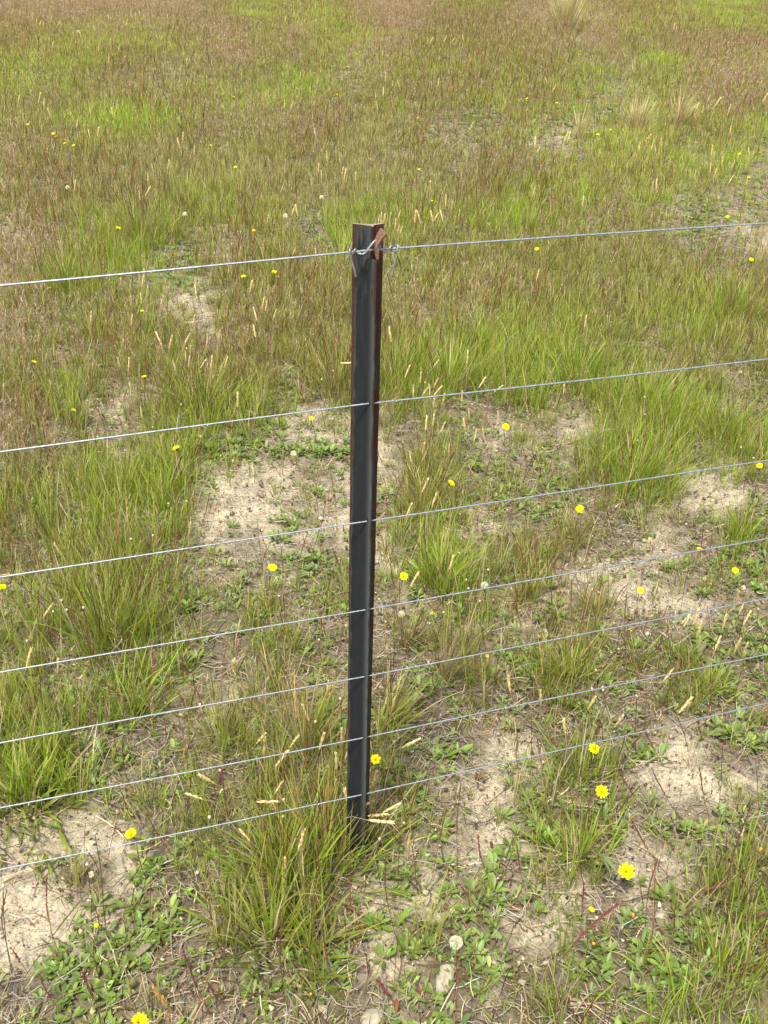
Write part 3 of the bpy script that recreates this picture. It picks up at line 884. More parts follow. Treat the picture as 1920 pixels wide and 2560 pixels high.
TUFTS = [  # crop, base x, base y, n, height, spread, colour, width, stems, label, extra
 ('K', 470, 720, 150, .18, .055, LIME * .95, .0030, 40, 'large lime green tuft at the foot of the post, leaning right', dict(wind=(.13, .05), lean=.5, stemcol=GOLD * .9, gold=.22)),
 ('K', 575, 585, 45, .16, .022, OLIVE, .003, 14, 'yellowish tuft growing right against the base of the post', dict(wind=(-.05, .05), lean=.4)),
 ('K', 190, 760, 130, .19, .04, LIME * .9, .0036, 14, 'green tuft left of the post foot under the lowest wire', {}),
 ('K', 90, 1180, 150, .13, .05, LIME * .8, .005, 8, 'broad-bladed bright green clump near the bottom centre left', dict(lean=.6)),
 ('H', 1190, 480, 170, .145, .035, LIME * 1.02, .0040, 10, 'vivid bright green tuft right of the post on the fourth wire', dict(lean=.5)),
 ('H', 1230, 1090, 90, .12, .014, (.38, .32, .16), .0014, 0, 'small wiry straw-grey tussock right of the post above fifth wire', dict(lean=.35, gold=.5)),
 ('E', 1080, 1600, 150, .17, .05, OLIVE * 1.15, .0026, 22, 'golden green tuft right of the post just above the third wire', dict(lean=.45, gold=.25)),
 ('A', 900, 1560, 260, .27, .05, OLIVE * 1.1, .003, 34, 'rounded fan-shaped tuft at left, well above the top wire', dict(lean=.4)),
 ('D', 1330, 1030, 320, .20, .07, OLIVE, .0026, 44, 'big reddish green clump left of post just above the second wire', dict(lean=.5, wind=(.12, 0))),
 ('E', 540, 890, 170, .20, .05, OLIVE * 1.05, .0026, 40, 'red-tipped tuft touching the left side of the post', dict(lean=.4)),
 ('E', 900, 860, 210, .17, .06, LIME * .85, .0028, 24, 'deep green tuft just right of the post above the second wire', {}),
 ('E', 1250, 880, 230, .19, .08, LIME * .95, .0028, 22, 'dense green grass bank beneath tall seed heads above the second wire', {}),
 ('F', 420, 840, 230, .19, .09, LIME, .0028, 18, 'bright lime bank of grass crossed by the second wire, right side', {}),
 ('F', 900, 1000, 220, .19, .07, LIME, .0030, 18, 'upright lime clump below the second wire on the right', dict(wind=(.1, 0))),
 ('F', 800, 1480, 200, .19, .06, LIME * .98, .0030, 20, 'green tuft on the third wire leaning right, right of centre', dict(wind=(.2, 0), lean=.4)),
 ('F', 1420, 1190, 170, .17, .06, LIME * .9, .0030, 12, 'green tuft at right between second and third wires', dict(wind=(.12, 0))),
 ('F', 1430, 400, 190, .24, .08, LIME * 1.05, .003, 8, 'tall pale lime clump at right above the second wire', dict(lean=.25)),
 ('D', 430, 220, 220, .22, .05, LIME * .85, .003, 18, 'bright green tuft below the top wire at left', dict(lean=.3)),
 ('G', 700, 850, 210, .21, .05, LIME * .8, .0030, 44, 'tall dark-stemmed green clump at left above the fourth wire', dict(lean=.35)),
 ('G', 880, 1290, 80, .17, .025, LIME, .0030, 8, 'loose yellow-green tuft leaning right between fourth and fifth wires', dict(wind=(.3, .1), lean=.3)),
 ('G', 1430, 1480, 60, .12, .02, OLIVE * 1.2, .0026, 5, 'small fan tuft just above the lower wires left of post', dict(lean=.6)),
 ('J', 170, 180, 220, .12, .08, LIME * .92, .0060, 10, 'broad-leaved grass clump at left edge under the sixth wire', dict(lean=.7)),
 ('J', 480, 760, 36, .06, .014, OLIVE * 1.1, .003, 0, 'tiny green and orange tuft on the bottom left sand', dict(lean=.5, gold=.35)),
 ('J', 265, 670, 12, .05, .006, OLIVE * 1.2, .003, 0, 'single sprig of yellow grass on the sand under the lowest wire', dict(lean=.4)),
 ('I', 350, 1080, 150, .115, .04, LIME * .9, .0030, 16, 'green tuft right of post between fifth and sixth wires', dict(lean=.45)),
 ('I', 540, 640, 90, .09, .03, OLIVE * 1.1, .0022, 16, 'low olive tuft with red spikes on sand below the fourth wire', dict(lean=.6)),
 ('I', 1260, 1160, 110, .085, .03, LIME * .92, .0028, 6, 'short bright tuft at right under the sixth wire', dict(lean=.55)),
 ('I', 100, 560, 120, .11, .04, OLIVE * 1.1, .0026, 14, 'reddish olive tuft under the fourth wire, right of centre', dict(lean=.5)),
 ('I', 830, 960, 70, .075, .03, LIME * .9, .003, 10, 'low green tuft beside pebbles above the sixth wire', dict(lean=.6)),
 ('I', 1480, 160, 90, .10, .03, LIME * .95, .0032, 5, 'fresh green tuft at right above the fourth wire', dict(lean=.45)),
 ('L', 450, 560, 90, .09, .025, LIME * .98, .0042, 5, 'vivid short tuft upper left of the biggest yellow flower', dict(lean=.65)),
 ('L', 1310, 1330, 110, .07, .05, LIME * .85, .0034, 12, 'green tuft in the bottom right corner', dict(lean=.5)),
 ('L', 420, 60, 80, .11, .03, LIME * .9, .003, 8, 'tuft around the yellow flower just below the lowest wire right', dict(lean=.5)),
 ('L', 1450, 900, 60, .09, .05, OLIVE * 1.05, .0022, 26, 'thin olive tuft near the right edge, bottom', dict(lean=.4)),
 ('H', 870, 1370, 70, .14, .016, OLIVE * 1.2, .0030, 8, 'narrow tuft against the right side of the post, leaning right', dict(wind=(.35, .1), lean=.25)),
 ('H', 330, 1560, 130, .16, .05, LIME * .95, .0030, 46, 'tuft with golden heads left of the post above the lowest wire', dict(lean=.3, stemcol=GOLD * 1.1, gold=.25)),
 ('H', 960, 860, 50, .12, .02, OLIVE * 1.1, .003, 8, 'sparse tuft with dark red spikes right of the post below fourth wire', dict(wind=(.2, 0))),
]
for cpk, x, y, n, hgt, sp, col, wid, ns, lab, ex in TUFTS:
    o = thing_at('grass_tuft', *px(cpk, x, y), lab, 'grass tuft', 'grass tufts that stand out of the field')
    tuft(o, n, hgt, sp, np.asarray(col), wid, stems=ns, hs=hgt * 1.35, **ex)
# straw tussocks far off at upper right
for u, v, n, hgt, sp, lab, ex in [
    (1411, 88, 480, .62, .055, 'tall pale straw tussock farthest off at the upper right', dict(lean=.13, curve=.22)),
    (1592, 335, 380, .29, .03, 'round straw tussock with one tall stem, upper right', dict(lean=.36, curve=.25)),
    (1695, 310, 220, .30, .018, 'slim straw tussock leaning right, upper right', dict(lean=.2, wind=(.22, 0))),
    (1446, 350, 80, .25, .012, 'thin upright straw tussock beside bare sand, upper right', dict(lean=.15))]:
    o = thing_at('straw_tussock', u, v, lab, 'tussock', 'straw tussocks in the far grass')
    tuft(o, n, hgt, sp, np.array([.80, .74, .36]), .0066 if v < 200 else .0046, gold=.55, stems=0, **ex)
    if u == 1592:
        mb = MB(); p = arc_paths(np.zeros((1, 3)), np.array([.60]), np.array([3.0]), np.array([.12]), np.array([.1]), 8)
        tubes(mb, p, np.array([[1, 1, 1, 1, 1, 1.2, 2.2, .5]]) * .0011, np.tile(STRAW, (1, 8, 1)), 5)
        mb.build('tall_stem', M_DRY, o)

# ------------------------------------------------------------------ where a thing stands, in words
def wire_y(i, u):
    yl, xp, yp, yr, _ = WIRES[i]
    return yl + (yp - yl) * u / xp if u < xp else yp + (yr - yp) * (u - xp) / (1920 - xp)

def band(u, v):
    return sum(v > wire_y(i, u) for i in range(7))

BANDS = ['above the top wire'] + ['between %s and %s wires' % (ORD[i], ORD[i + 1]) for i in range(6)] + ['below the lowest wire']
NTH = ['leftmost', 'second from left', 'third from left', 'fourth from left', 'fifth from left', 'sixth from left', 'seventh from left',
       'eighth from left', 'ninth from left', 'tenth from left', 'eleventh from left', 'twelfth from left', 'thirteenth from left', 'fourteenth from left',
       'fifteenth from left', 'sixteenth from left', 'seventeenth from left', 'eighteenth from left', 'nineteenth from left', 'twentieth from left']

def place_words(pts, what, shared_far=None, far_v=560):
    """one label per (u, v): the strip between two wires, the side of the post and the order along it."""
    side = ['left of post' if u < 905 else 'right of post' for u, v in pts]
    bd = [band(u, v) for u, v in pts]
    lab = [None] * len(pts)
    for key in set(zip(bd, side)):
        idx = sorted([i for i in range(len(pts)) if (bd[i], side[i]) == key], key=lambda i: pts[i][0])
        if shared_far and key[0] == 0:
            for i in idx: lab[i] = '%s %s' % (shared_far, key[1])
            continue
        for r, i in enumerate(idx):
            s = '%s %s, %s' % (what, BANDS[key[0]], key[1])
            if len(idx) == 1: lab[i] = s.replace(what, 'only ' + what)
            else: lab[i] = s + ', ' + ('rightmost' if r == len(idx) - 1 else NTH[min(r, len(NTH) - 1)])
    return lab

def head_spot(u, v, zh):
    return on_z(u, v, zh)

# ------------------------------------------------------------------ golden seed heads
GH = {
'A': [(75,85),(95,110),(130,95),(205,100),(215,130),(235,150),(260,155),(285,160),(180,110),(330,130),(350,150),(380,155),(850,95),(880,110),(905,90),(930,110),(958,100),(1085,110),(705,120),(610,185),(635,165),(690,180),(715,275),(770,315),(705,400),(640,325),(235,350),(290,320),(340,300),(120,650),(285,675),(320,740),(255,640),(585,720),(755,700),(730,740),(580,870),(500,810),(550,850),(635,860),(1260,985),(990,1095),(1090,1080),(1085,1120),(960,1160),(485,1215),(955,1245),(905,1270),(70,1450),(100,1200),(1160,940),(1185,900),(525,240),(1020,250),(1045,255),(820,155)],
'B': [(385,875),(460,1020),(425,1140),(405,1095),(560,1125),(575,1135),(645,1150),(265,105),(190,130),(715,245),(1110,275),(1135,265),(840,510),(885,550),(925,550),(825,610),(785,700),(775,625),(1110,630),(795,1430),(812,1425),(830,1420),(866,1425),(903,1455),(928,1395),(922,1490),(940,1495),(1030,1410),(1057,1415),(1140,1410),(1165,1410),(1205,1405),(1230,1310),(1270,1340),(1315,1400),(240,1370),(265,1375),(75,1430),(245,1635),(1130,1220),(1180,545),(1275,265),(1340,245),(1225,255),(185,690),(230,690),(1395,825)],
'C': [(225,530),(270,580),(365,895),(345,900),(150,935),(165,980),(875,900),(905,960),(930,970),(870,930),(825,965),(970,940),(1270,650),(1195,700),(1330,665),(1235,720),(1405,720),(1295,985),(1305,1015),(1360,1060),(1430,1075),(1285,1100),(1315,1130),(1415,1170),(1520,1185),(1635,640),(1415,850),(910,1225),(460,1310),(140,1250),(935,1210),(1060,60),(1090,80),(1115,70),(1050,170),(1065,190),(1045,195),(985,170),(1535,990),(950,50)],
'D': [(780,180),(905,180),(925,170),(935,120),(915,280),(850,300),(1048,300),(1270,240),(1030,540),(1210,545),(1255,425),(855,420),(590,405),(1340,565),(1235,620),(1205,640),(1130,710),(1225,690),(1370,690),(835,705),(770,690),(1655,380),(1650,490),(1420,520),(1105,560),(1315,700),(1465,690),(1625,200),(915,1010),(1540,935)],
'E': [(45,310),(65,325),(120,385),(870,515),(1370,660),(980,750),(1068,790),(1020,875),(1095,880),(1125,870),(1165,700),(1165,825),(1180,870),(1465,820),(1570,860),(1335,910),(1215,930),(1155,940),(1380,1025),(1350,1095),(1570,1040),(1150,1065),(1103,1085),(1210,1110),(1475,1165),(1480,1260),(1095,1490),(1250,1260),(990,1650),(1155,1580),(590,693),(1000,1300),(1085,1255),(1420,1170)],
'F': [(475,430),(165,130),(335,870),(60,1130)],
'G': [(375,245),(1230,110),(310,640),(375,995),(185,950),(10,1290)],
'H': [(465,1140),(325,1310),(30,1470),(55,1520),(425,1490),(555,1450),(245,1490),(165,1600),(593,1560),(890,1240),(1000,1500),(1025,440),(1450,115),(1265,330),(1640,1110),(520,1620)],
'I': [(1460,560),(1485,630),(1520,690),(1190,680),(1135,700),(1375,715),(1215,760),(1330,860),(1460,870),(1510,890),(1010,1060),(185,1205),(515,1240),(340,1395),(690,1360),(1120,1255)],
'J': [(1345,75),(1265,185),(1590,440)],
'K': [(70,218),(515,125),(590,200),(715,125),(765,90),(690,275),(785,305),(875,260),(805,345),(990,475),(290,480),(190,620),(145,130)],
}
# lean of the head in the picture (degrees, + leans right) where it is clearly not upright
GLEAN = {('K', 875, 260): 55, ('K', 785, 305): 75, ('K', 805, 345): 100, ('K', 715, 125): 18, ('K', 70, 218): 85, ('H', 165, 1600): 32, ('H', 245, 1490): 28,
         ('I', 1010, 1060): 32, ('J', 1345, 75): -40, ('J', 1265, 185): -60, ('G', 310, 640): 36, ('G', 375, 245): -16, ('E', 590, 693): 85, ('E', 1180, 870): 40,
         ('E', 1465, 820): 32, ('H', 1000, 1500): 60, ('E', 1570, 860): 50, ('J', 1590, 440): -30, ('K', 690, 275): 30, ('K', 765, 90): 12}
gpts = [(k, x, y) + px(k, x, y) for k in GH for x, y in GH[k]]
glab = place_words([(g[3], g[4]) for g in gpts], 'straw-gold seed head', 'pale straw seed head among the far grass above the top wire,')

def seed_head_mesh(seed):
    """a dense spike of overlapping pointed husks round an axis, base at the origin, 1 unit long."""
    g = np.random.default_rng(seed); mb = MB(); n = 46
    t = np.sort(g.uniform(0, .93, n)); az = np.arange(n) * 2.4 + g.normal(0, .3, n)
    rad = np.interp(t, [0, .25, .6, 1], [.028, .06, .052, .015])
    b = np.stack([np.cos(az) * rad * .35, np.sin(az) * rad * .35, t], -1)
    c = np.clip(np.array([.86, .70, .36])[None, :] * np.exp(g.normal(0, .16, (n, 1))), 0, 1)
    blades(mb, b, g.uniform(.17, .25, n), az, g.uniform(.16, .34, n), np.full(n, -.15), g.uniform(.055, .085, n), c * .85, c * 1.15, 4, np.array([.5, 1, .7, .05]), g.normal(0, .2, n), True)
    P = np.zeros((1, 6, 3)); P[0, :, 2] = np.linspace(0, .95, 6)
    tubes(mb, P, np.array([[.02, .045, .05, .045, .03, .008]]), np.tile([.6, .42, .15], (1, 6, 1)), 6)
    return mb.mesh('seed_head', M_DRY)
HEADS = [seed_head_mesh(100 + i) for i in range(4)]
for (k, x, y, u, v), lab in zip(gpts, glab):
    near_ = v > 640
    zh = rng.uniform(.17, .26) if v < 1500 else rng.uniform(.10, .18)
    if (k, x, y) == ('E', 1370, 660): zh = .36
    top = on_z(u, v, zh)
    an = R(GLEAN.get((k, x, y), rng.normal(6, 13)))
    hd = np.array([math.sin(an), rng.normal(.05, .12), math.cos(an)]); hd /= np.linalg.norm(hd)
    hl = rng.uniform(.030, .046) if v > 900 else rng.uniform(.034, .052)
    bp = top - hd * hl * .5                       # where the spike starts
    ln = R(rng.normal(6, 8)) + an * .35
    bx_, by_ = bp[0] - math.tan(np.clip(ln, -1, 1)) * bp[2] * .6, bp[1] + rng.normal(0, .02)
    bz = float(ground_z(np.array([bx_]), np.array([by_]))[0])
    root = tag(empty('seed_stalk', (bx_, by_, bz)), lab, 'seed stalk', 'straw-gold seed heads on thin stalks')
    b0 = np.array([bx_, by_, bz]); e = bp - b0
    mid1 = e * .4 + np.array([0, 0, .015]); mid2 = e - hd * np.linalg.norm(e) * .22
    st = smooth_path([np.zeros(3), mid1, mid2, e], 3)
    wf = float(np.clip(v and (by_ / 3.2), 1, 2.4)) ** .6
    mb = MB(); tubes(mb, st[None], np.full((1, len(st)), .00045 * wf), np.linspace(0, 1, len(st))[None, :, None] * (STRAW * .85 - np.array([.2, .2, .06])) + np.array([.2, .2, .06]), 3)
    mb.build('stem', M_STEM, root)
    hmesh = HEADS[rng.integers(4)]
    ho = link('seed_head', hmesh, root, tuple(e))
    q = Vector(hd).to_track_quat('Z', 'Y')
    ho.rotation_mode = 'QUATERNION'; ho.rotation_quaternion = q
    ho.scale = (hl * wf ** .7 * 1.08, hl * wf ** .7 * 1.08, hl * wf ** .5)

# ------------------------------------------------------------------ yellow flowers
def flower_meshes(seed):
    g = np.random.default_rng(seed)
    mb = MB()
    for n, ln, le, cc in ((21, .0125, 1.25, (.92, .82, .010)), (18, .0105, 1.0, (.93, .84, .012)), (15, .0075, .72, (.90, .80, .010)), (12, .005, .42, (.85, .66, .01))):
        az = np.arange(n) * 2 * np.pi / n + g.normal(0, .08, n)
        b = np.stack([np.cos(az) * .0012, np.sin(az) * .0012, np.full(n, .0)], -1)
        c = np.array(cc)[None, :] * np.exp(g.normal(0, .06, (n, 1)))
        blades(mb, b, ln * g.uniform(.9, 1.08, n), az, np.full(n, le) + g.normal(0, .08, n), np.full(n, .16), g.uniform(.0026, .0034, n), c * .92, c, 5, np.array([.45, .7, .95, 1.0, .75]), g.normal(0, .06, n), True)
    head = mb.mesh('flower_head', M_PETAL)
    mb = MB(); n = 22
    az = np.arange(n) * 2 * np.pi / n
    P = np.zeros((1, 5, 3)); P[0, :, 2] = np.linspace(-.011, .001, 5)
    tubes(mb, P, np.array([[.0010, .0026, .0034, .0038, .0036]]), np.tile([.10, .13, .035], (1, 5, 1)), 10)
    cup = mb.mesh('bud_cup', M_LEAF)
    return head, cup
FM = [flower_meshes(300 + i) for i in range(3)]
FL = {
'A': [(12,115,.7),(180,808,1),(345,868,1),(361,886,.9),(420,930,.9),(477,945,1.1),(1515,628,1),(1445,610,.8),(1525,1085,1),(765,1480,1.15),(1365,943,.8),(575,412,.8),(1645,1495,.8)],
'B': [(525,613,.8),(568,947,1),(880,5,.8),(1057,1098,.7),(1140,1302,.6),(1050,765,.7)],
'C': [(203,190,.9),(97,640,1),(97,655,.8),(290,668,1.1),(487,860,1),(555,873,1),(640,843,.9),(573,903,.8),(405,1067,.8),(1473,1000,1),(1608,990,1),(1535,1153,1),(1393,1408,1),(1470,1470,.9),(160,1615,1),(715,487,1),(1400,298,1),(1390,40,.8),(1275,195,.8)],
'D': [(318,210,1),(1308,72,1),(1577,135,1),(220,690,1),(935,785,.9),(1143,1248,1.1),(475,1000,.7),(920,358,.7)],
'E': [(118,105,1),(138,135,.8),(360,1055,.8),(1618,1107,1.1),(1262,1473,1)],
'F': [(1550,25,1),(440,1640,1.1),(1605,1360,.8)],
'G': [(15,490,1)],
'H': [(105,362,1.05),(957,420,1.0),(775,1605,.95),(1145,655,.45),(1493,933,.45)],
'I': [(1215,242,.75),(1447,380,.85),(832,510,.8),(895,175,.4),(530,1535,1.0),(435,5,.7)],
'J': [(850,430,1.05),(900,1650,1.25),(625,1022,.4)],
'L': [(580,155,1.15),(740,672,1.35),(515,920,.55)],
}
FTILT = {('J', 850, 430): (-.35, -.1), ('H', 105, 362): (.05, -.3), ('H', 957, 420): (.1, -.55), ('L', 580, 155): (0, -.45), ('L', 740, 672): (.05, -.5), ('H', 775, 1605): (0, -.5),
         ('I', 530, 1535): (.05, -.5), ('I', 832, 510): (0, -.6), ('I', 1447, 380): (0, -.5)}
fl = [(k, x, y, s) + px(k, x, y) for k in FL for x, y, s in FL[k]]
flab = place_words([(q[4], q[5]) for q in fl], 'open yellow daisy-like flower')
for (k, x, y, s, u, v), lab in zip(fl, flab):
    zh = rng.uniform(.10, .20) if v < 1300 else rng.uniform(.07, .13)
    if s < .5: zh = .05; lab = lab.replace('open yellow daisy-like flower', 'tiny half-closed yellow flower')
    e = on_z(u, v, zh)
    ti = FTILT.get((k, x, y), (rng.normal(0, .25), rng.normal(-.1, .22)))
    nd = np.array([ti[0], ti[1], 1.0]); nd /= np.linalg.norm(nd)
    bx_, by_ = e[0] + rng.normal(0, .012) - nd[0] * .03, e[1] + rng.normal(0.01, .012)
    b0 = np.array([bx_, by_, float(ground_z(np.array([bx_]), np.array([by_]))[0])])
    root = tag(empty('yellow_flower', b0), lab, 'flower', 'yellow flowers across the field')
    d = e - b0
    st = smooth_path([np.zeros(3), d * .5 + rng.normal(0, .005, 3), d - nd * .02, d - nd * .009 * s], 4)
    mb = MB(); tubes(mb, st[None], np.full((1, len(st)), .0008), np.tile([.16, .10, .06], (1, len(st), 1)), 5)
    mb.build('stem', M_STEM, root)
    hm, cm = FM[rng.integers(3)]
    qn = Vector(nd).to_track_quat('Z', 'Y') @ Matrix.Rotation(rng.uniform(0, 6.28), 3, 'Z').to_quaternion()
    far_s = float(np.clip(np.linalg.norm(e - CAM) / 5, .95, 1.0))
    for nm, me in (('flower_head', hm), ('bud_cup', cm)):
        ho = link(nm, me, root, tuple(d)); ho.rotation_mode = 'QUATERNION'; ho.rotation_quaternion = qn
        ho.scale = (s * far_s * .84,) * 3

# ------------------------------------------------------------------ closed orange and pale buds
def bud_mesh(name, prof, cols, sides=8):
    K = len(prof); P = np.zeros((1, K, 3)); P[0, :, 2] = np.array([p[0] for p in prof]) / 1000
    mb = MB(); tubes(mb, P, np.array([[p[1] / 1000 for p in prof]]), np.array([cols]), sides)
    return mb.mesh(name, M_LEAF)
pale = bud_mesh('bud', [(-4.5, .8), (-3.5, 2.0), (-1.5, 3.0), (.6, 3.2), (2.4, 2.6), (3.6, 1.5), (4.0, .2)],
                [(.30, .16, .10), (.38, .22, .15), (.55, .36, .26), (.66, .50, .38), (.72, .58, .45), (.74, .62, .48), (.74, .62, .48)])
orange = bud_mesh('bud', [(-7, 1.0), (-5, 2.6), (-2, 3.2), (1, 3.0), (5, 2.6), (8, 2.8), (8.4, .3)],
                  [(.12, .13, .04), (.14, .15, .04), (.2, .16, .04), (.62, .28, .04), (.78, .42, .04), (.82, .5, .03), (.82, .5, .03)])
BD = {
'D': [(1175,962),(1010,1015),(990,1110),(568,937),(633,930),(727,937),(810,1260),(1300,1170),(1210,1590),(1090,1605)],
'E': [(425,800),(500,745),(1095,820)],
'F': [(445,387),(640,35),(1087,187),(860,915),(862,1027),(1565,1310),(1485,1240),(815,1195)],
'G': [(850,175),(990,152),(400,573),(345,645),(540,620),(432,635),(175,835)],
'H': [(1505,375),(1362,440),(1375,495),(1315,265),(1450,578),(1215,650),(408,828),(1117,975),(150,545),(545,1210),(385,1360),(840,712),(895,1490)],
'I': [(545,1025),(518,1145),(590,1155),(690,890),(805,1190)],
'J': [(613,425),(565,625),(20,765),(587,835),(1357,320),(1278,678),(1287,1315),(1425,15)],
'K': [(178,205),(173,315),(957,355),(800,460),(1010,497)],
'L': [(547,970)],
}
bd = [(k, x, y, 'p') + px(k, x, y) for k in BD for x, y in BD[k]] + [(k, x, y, 'o') + px(k, x, y) for k, x, y in
      [('I', 1287, 470), ('L', 785, 962), ('K', 360, 1465), ('L', 1605, 535), ('L', 535, 1140)]]
bl = place_words([(q[4], q[5]) for q in bd if q[3] == 'p'], 'pale bud') + \
     place_words([(q[4], q[5]) for q in bd if q[3] == 'o'], 'closed orange flower bud')
LONGB = {('K', 957, 355): (920, 830), ('K', 800, 460): (805, 800), ('K', 1010, 497): (1050, 860), ('K', 173, 315): (215, 590), ('J', 613, 425): (695, 1105), ('J', 587, 835): (655, 1410),
         ('J', 1287, 1315): (1320, 1650), ('J', 20, 765): (85, 1370)}
for (k, x, y, kd, u, v), lab in zip(bd, bl):
    zh = rng.uniform(.08, .16) if kd == 'p' else rng.uniform(.03, .06)
    if (k, x, y) in LONGB:
        b0 = on_z(*px(k, *LONGB[(k, x, y)]), 0.0)
        e0 = CAM + ray(u, v) * ((b0[1] + .02 - CAM[1]) / ray(u, v)[1])
        e = e0
    else:
        e = on_z(u, v, zh); b0 = e + np.array([rng.normal(0, .02), rng.normal(0, .015), 0])
    b0[2] = float(ground_z(b0[:1], b0[1:2])[0])
    d = e - b0
    root = tag(empty('flower_bud' if kd == 'o' else 'seed_bud', b0), lab, 'bud', 'closed buds on thin stalks')
    st = smooth_path([np.zeros(3), d * .35 + rng.normal(0, .004, 3), d * .7 + rng.normal(0, .004, 3), d], 4)
    mb = MB(); tubes(mb, st[None], np.full((1, len(st)), .00075), np.tile([.13, .065, .045], (1, len(st), 1)), 5)
    mb.build('stem', M_STEM, root)
    ho = link('bud', pale if kd == 'p' else orange, root, tuple(d))
    sc = rng.uniform(.75, 1.0) * (1.0 if kd == 'p' else .9)
    ho.scale = (sc, sc, sc); ho.rotation_euler = (rng.normal(0, .3), rng.normal(0, .3), 0)

# ------------------------------------------------------------------ white seed clocks
def clock_mesh():
    g = np.random.default_rng(5); mb = MB(); n = 170
    D = g.normal(size=(n, 3)); D /= np.linalg.norm(D, axis=1, keepdims=True)
    D = D[D[:, 2] > -.55]; n = len(D)
    P = D[:, None, :] * np.array([.003, .007, .0102])[None, :, None]
    tubes(mb, P, np.tile([.00007, .00009, .00012], (n, 1)), np.full((n, 3, 3), .93) * np.array([1, .97, .88]), 3)
    m = 6; rt = np.repeat(np.arange(n), m)                 # the little parachute hairs
    tip = D[rt] * .0098; tan = g.normal(size=(n * m, 3)); tan -= D[rt] * np.sum(tan * D[rt], 1, keepdims=True)
    tan /= np.linalg.norm(tan, axis=1, keepdims=True)
    P = np.stack([tip, tip + tan * .0018 + D[rt] * .0012, tip + tan * .0032 + D[rt] * .0016], 1)
    tubes(mb, P, np.tile([.00010, .00009, .00005], (n * m, 1)), np.full((n * m, 3, 3), .97) * np.array([1, .98, .92]), 3)
    fl_ = mb.mesh('seed_fluff', M_FLUFF)
    core = bud_mesh('seed_core', [(-5, .6), (-3.4, 2.2), (0, 3.0), (2, 2.2), (3, .2)], [(.30, .2, .12)] * 5)
    return fl_, core
CF, CC_ = clock_mesh()
CL = [('E', 243, 1280, .05, 1.0, 'round white seed clock on the sand patch left of the post'),
      ('H', 1480, 475, .14, 1.0, 'white seed clock just above the fourth wire, right of the green tuft'),
      ('H', 943, 662, .07, .95, 'faint white seed clock close right of post under the fourth wire'),
      ('J', 560, 530, .09, .9, 'white seed clock touching the lowest wire at left'),
      ('J', 590, 690, .05, .6, 'ragged seed clock below the lowest wire, beside grass tuft on sand'),
      ('K', 1297, 1130, .16, 1.12, 'largest fluffy white seed clock on a red stalk near the bottom centre'),
      ('B', 425, 1278, .18, 1.2, 'white seed clock left above the post top, higher of two'),
      ('B', 190, 1400, .16, 1.3, 'white seed clock left above the post top, lower of two'),
      ('A', 437, 1215, .15, 1.2, 'small white seed clock above the top wire at far left'),
      ('A', 1197, 1388, .15, 1.3, 'small white seed clock above the fan-shaped tuft at left'),
      ('A', 508, 206, .15, 1.9, 'tiny white seed clock among the far grass, upper left'),
      ('I', 1500, 490, .03, .6, 'small open white seed tuft at right between fourth and fifth wires')]
for k, x, y, zh, s, lab in CL:
    e = on_z(*px(k, x, y), zh)
    b0 = e + np.array([rng.normal(0, .01), rng.normal(0, .01), 0])
    if (k, x) == ('K', 1297): b0 = on_z(*px('K', 1270, 1600), 0); e = CAM + ray(*px(k, x, y)) * ((b0[1] + .015) / ray(*px(k, x, y))[1])
    b0[2] = float(ground_z(b0[:1], b0[1:2])[0]); d = e - b0
    root = tag(empty('seed_clock', b0), lab, 'seed clock', 'white seed clocks')
    st = smooth_path([np.zeros(3), d * .5 + rng.normal(0, .003, 3), d], 5)
    mb = MB(); tubes(mb, st[None], np.full((1, len(st)), .0008), np.tile([.15, .07, .05], (1, len(st), 1)), 5)
    mb.build('stem', M_STEM, root)
    for nm, me in (('seed_fluff', CF), ('seed_core', CC_)):
        ho = link(nm, me, root, tuple(d)); ho.scale = (s * .78,) * 3; ho.rotation_euler = (rng.normal(-.3, .1), 0, rng.uniform(0, 6))

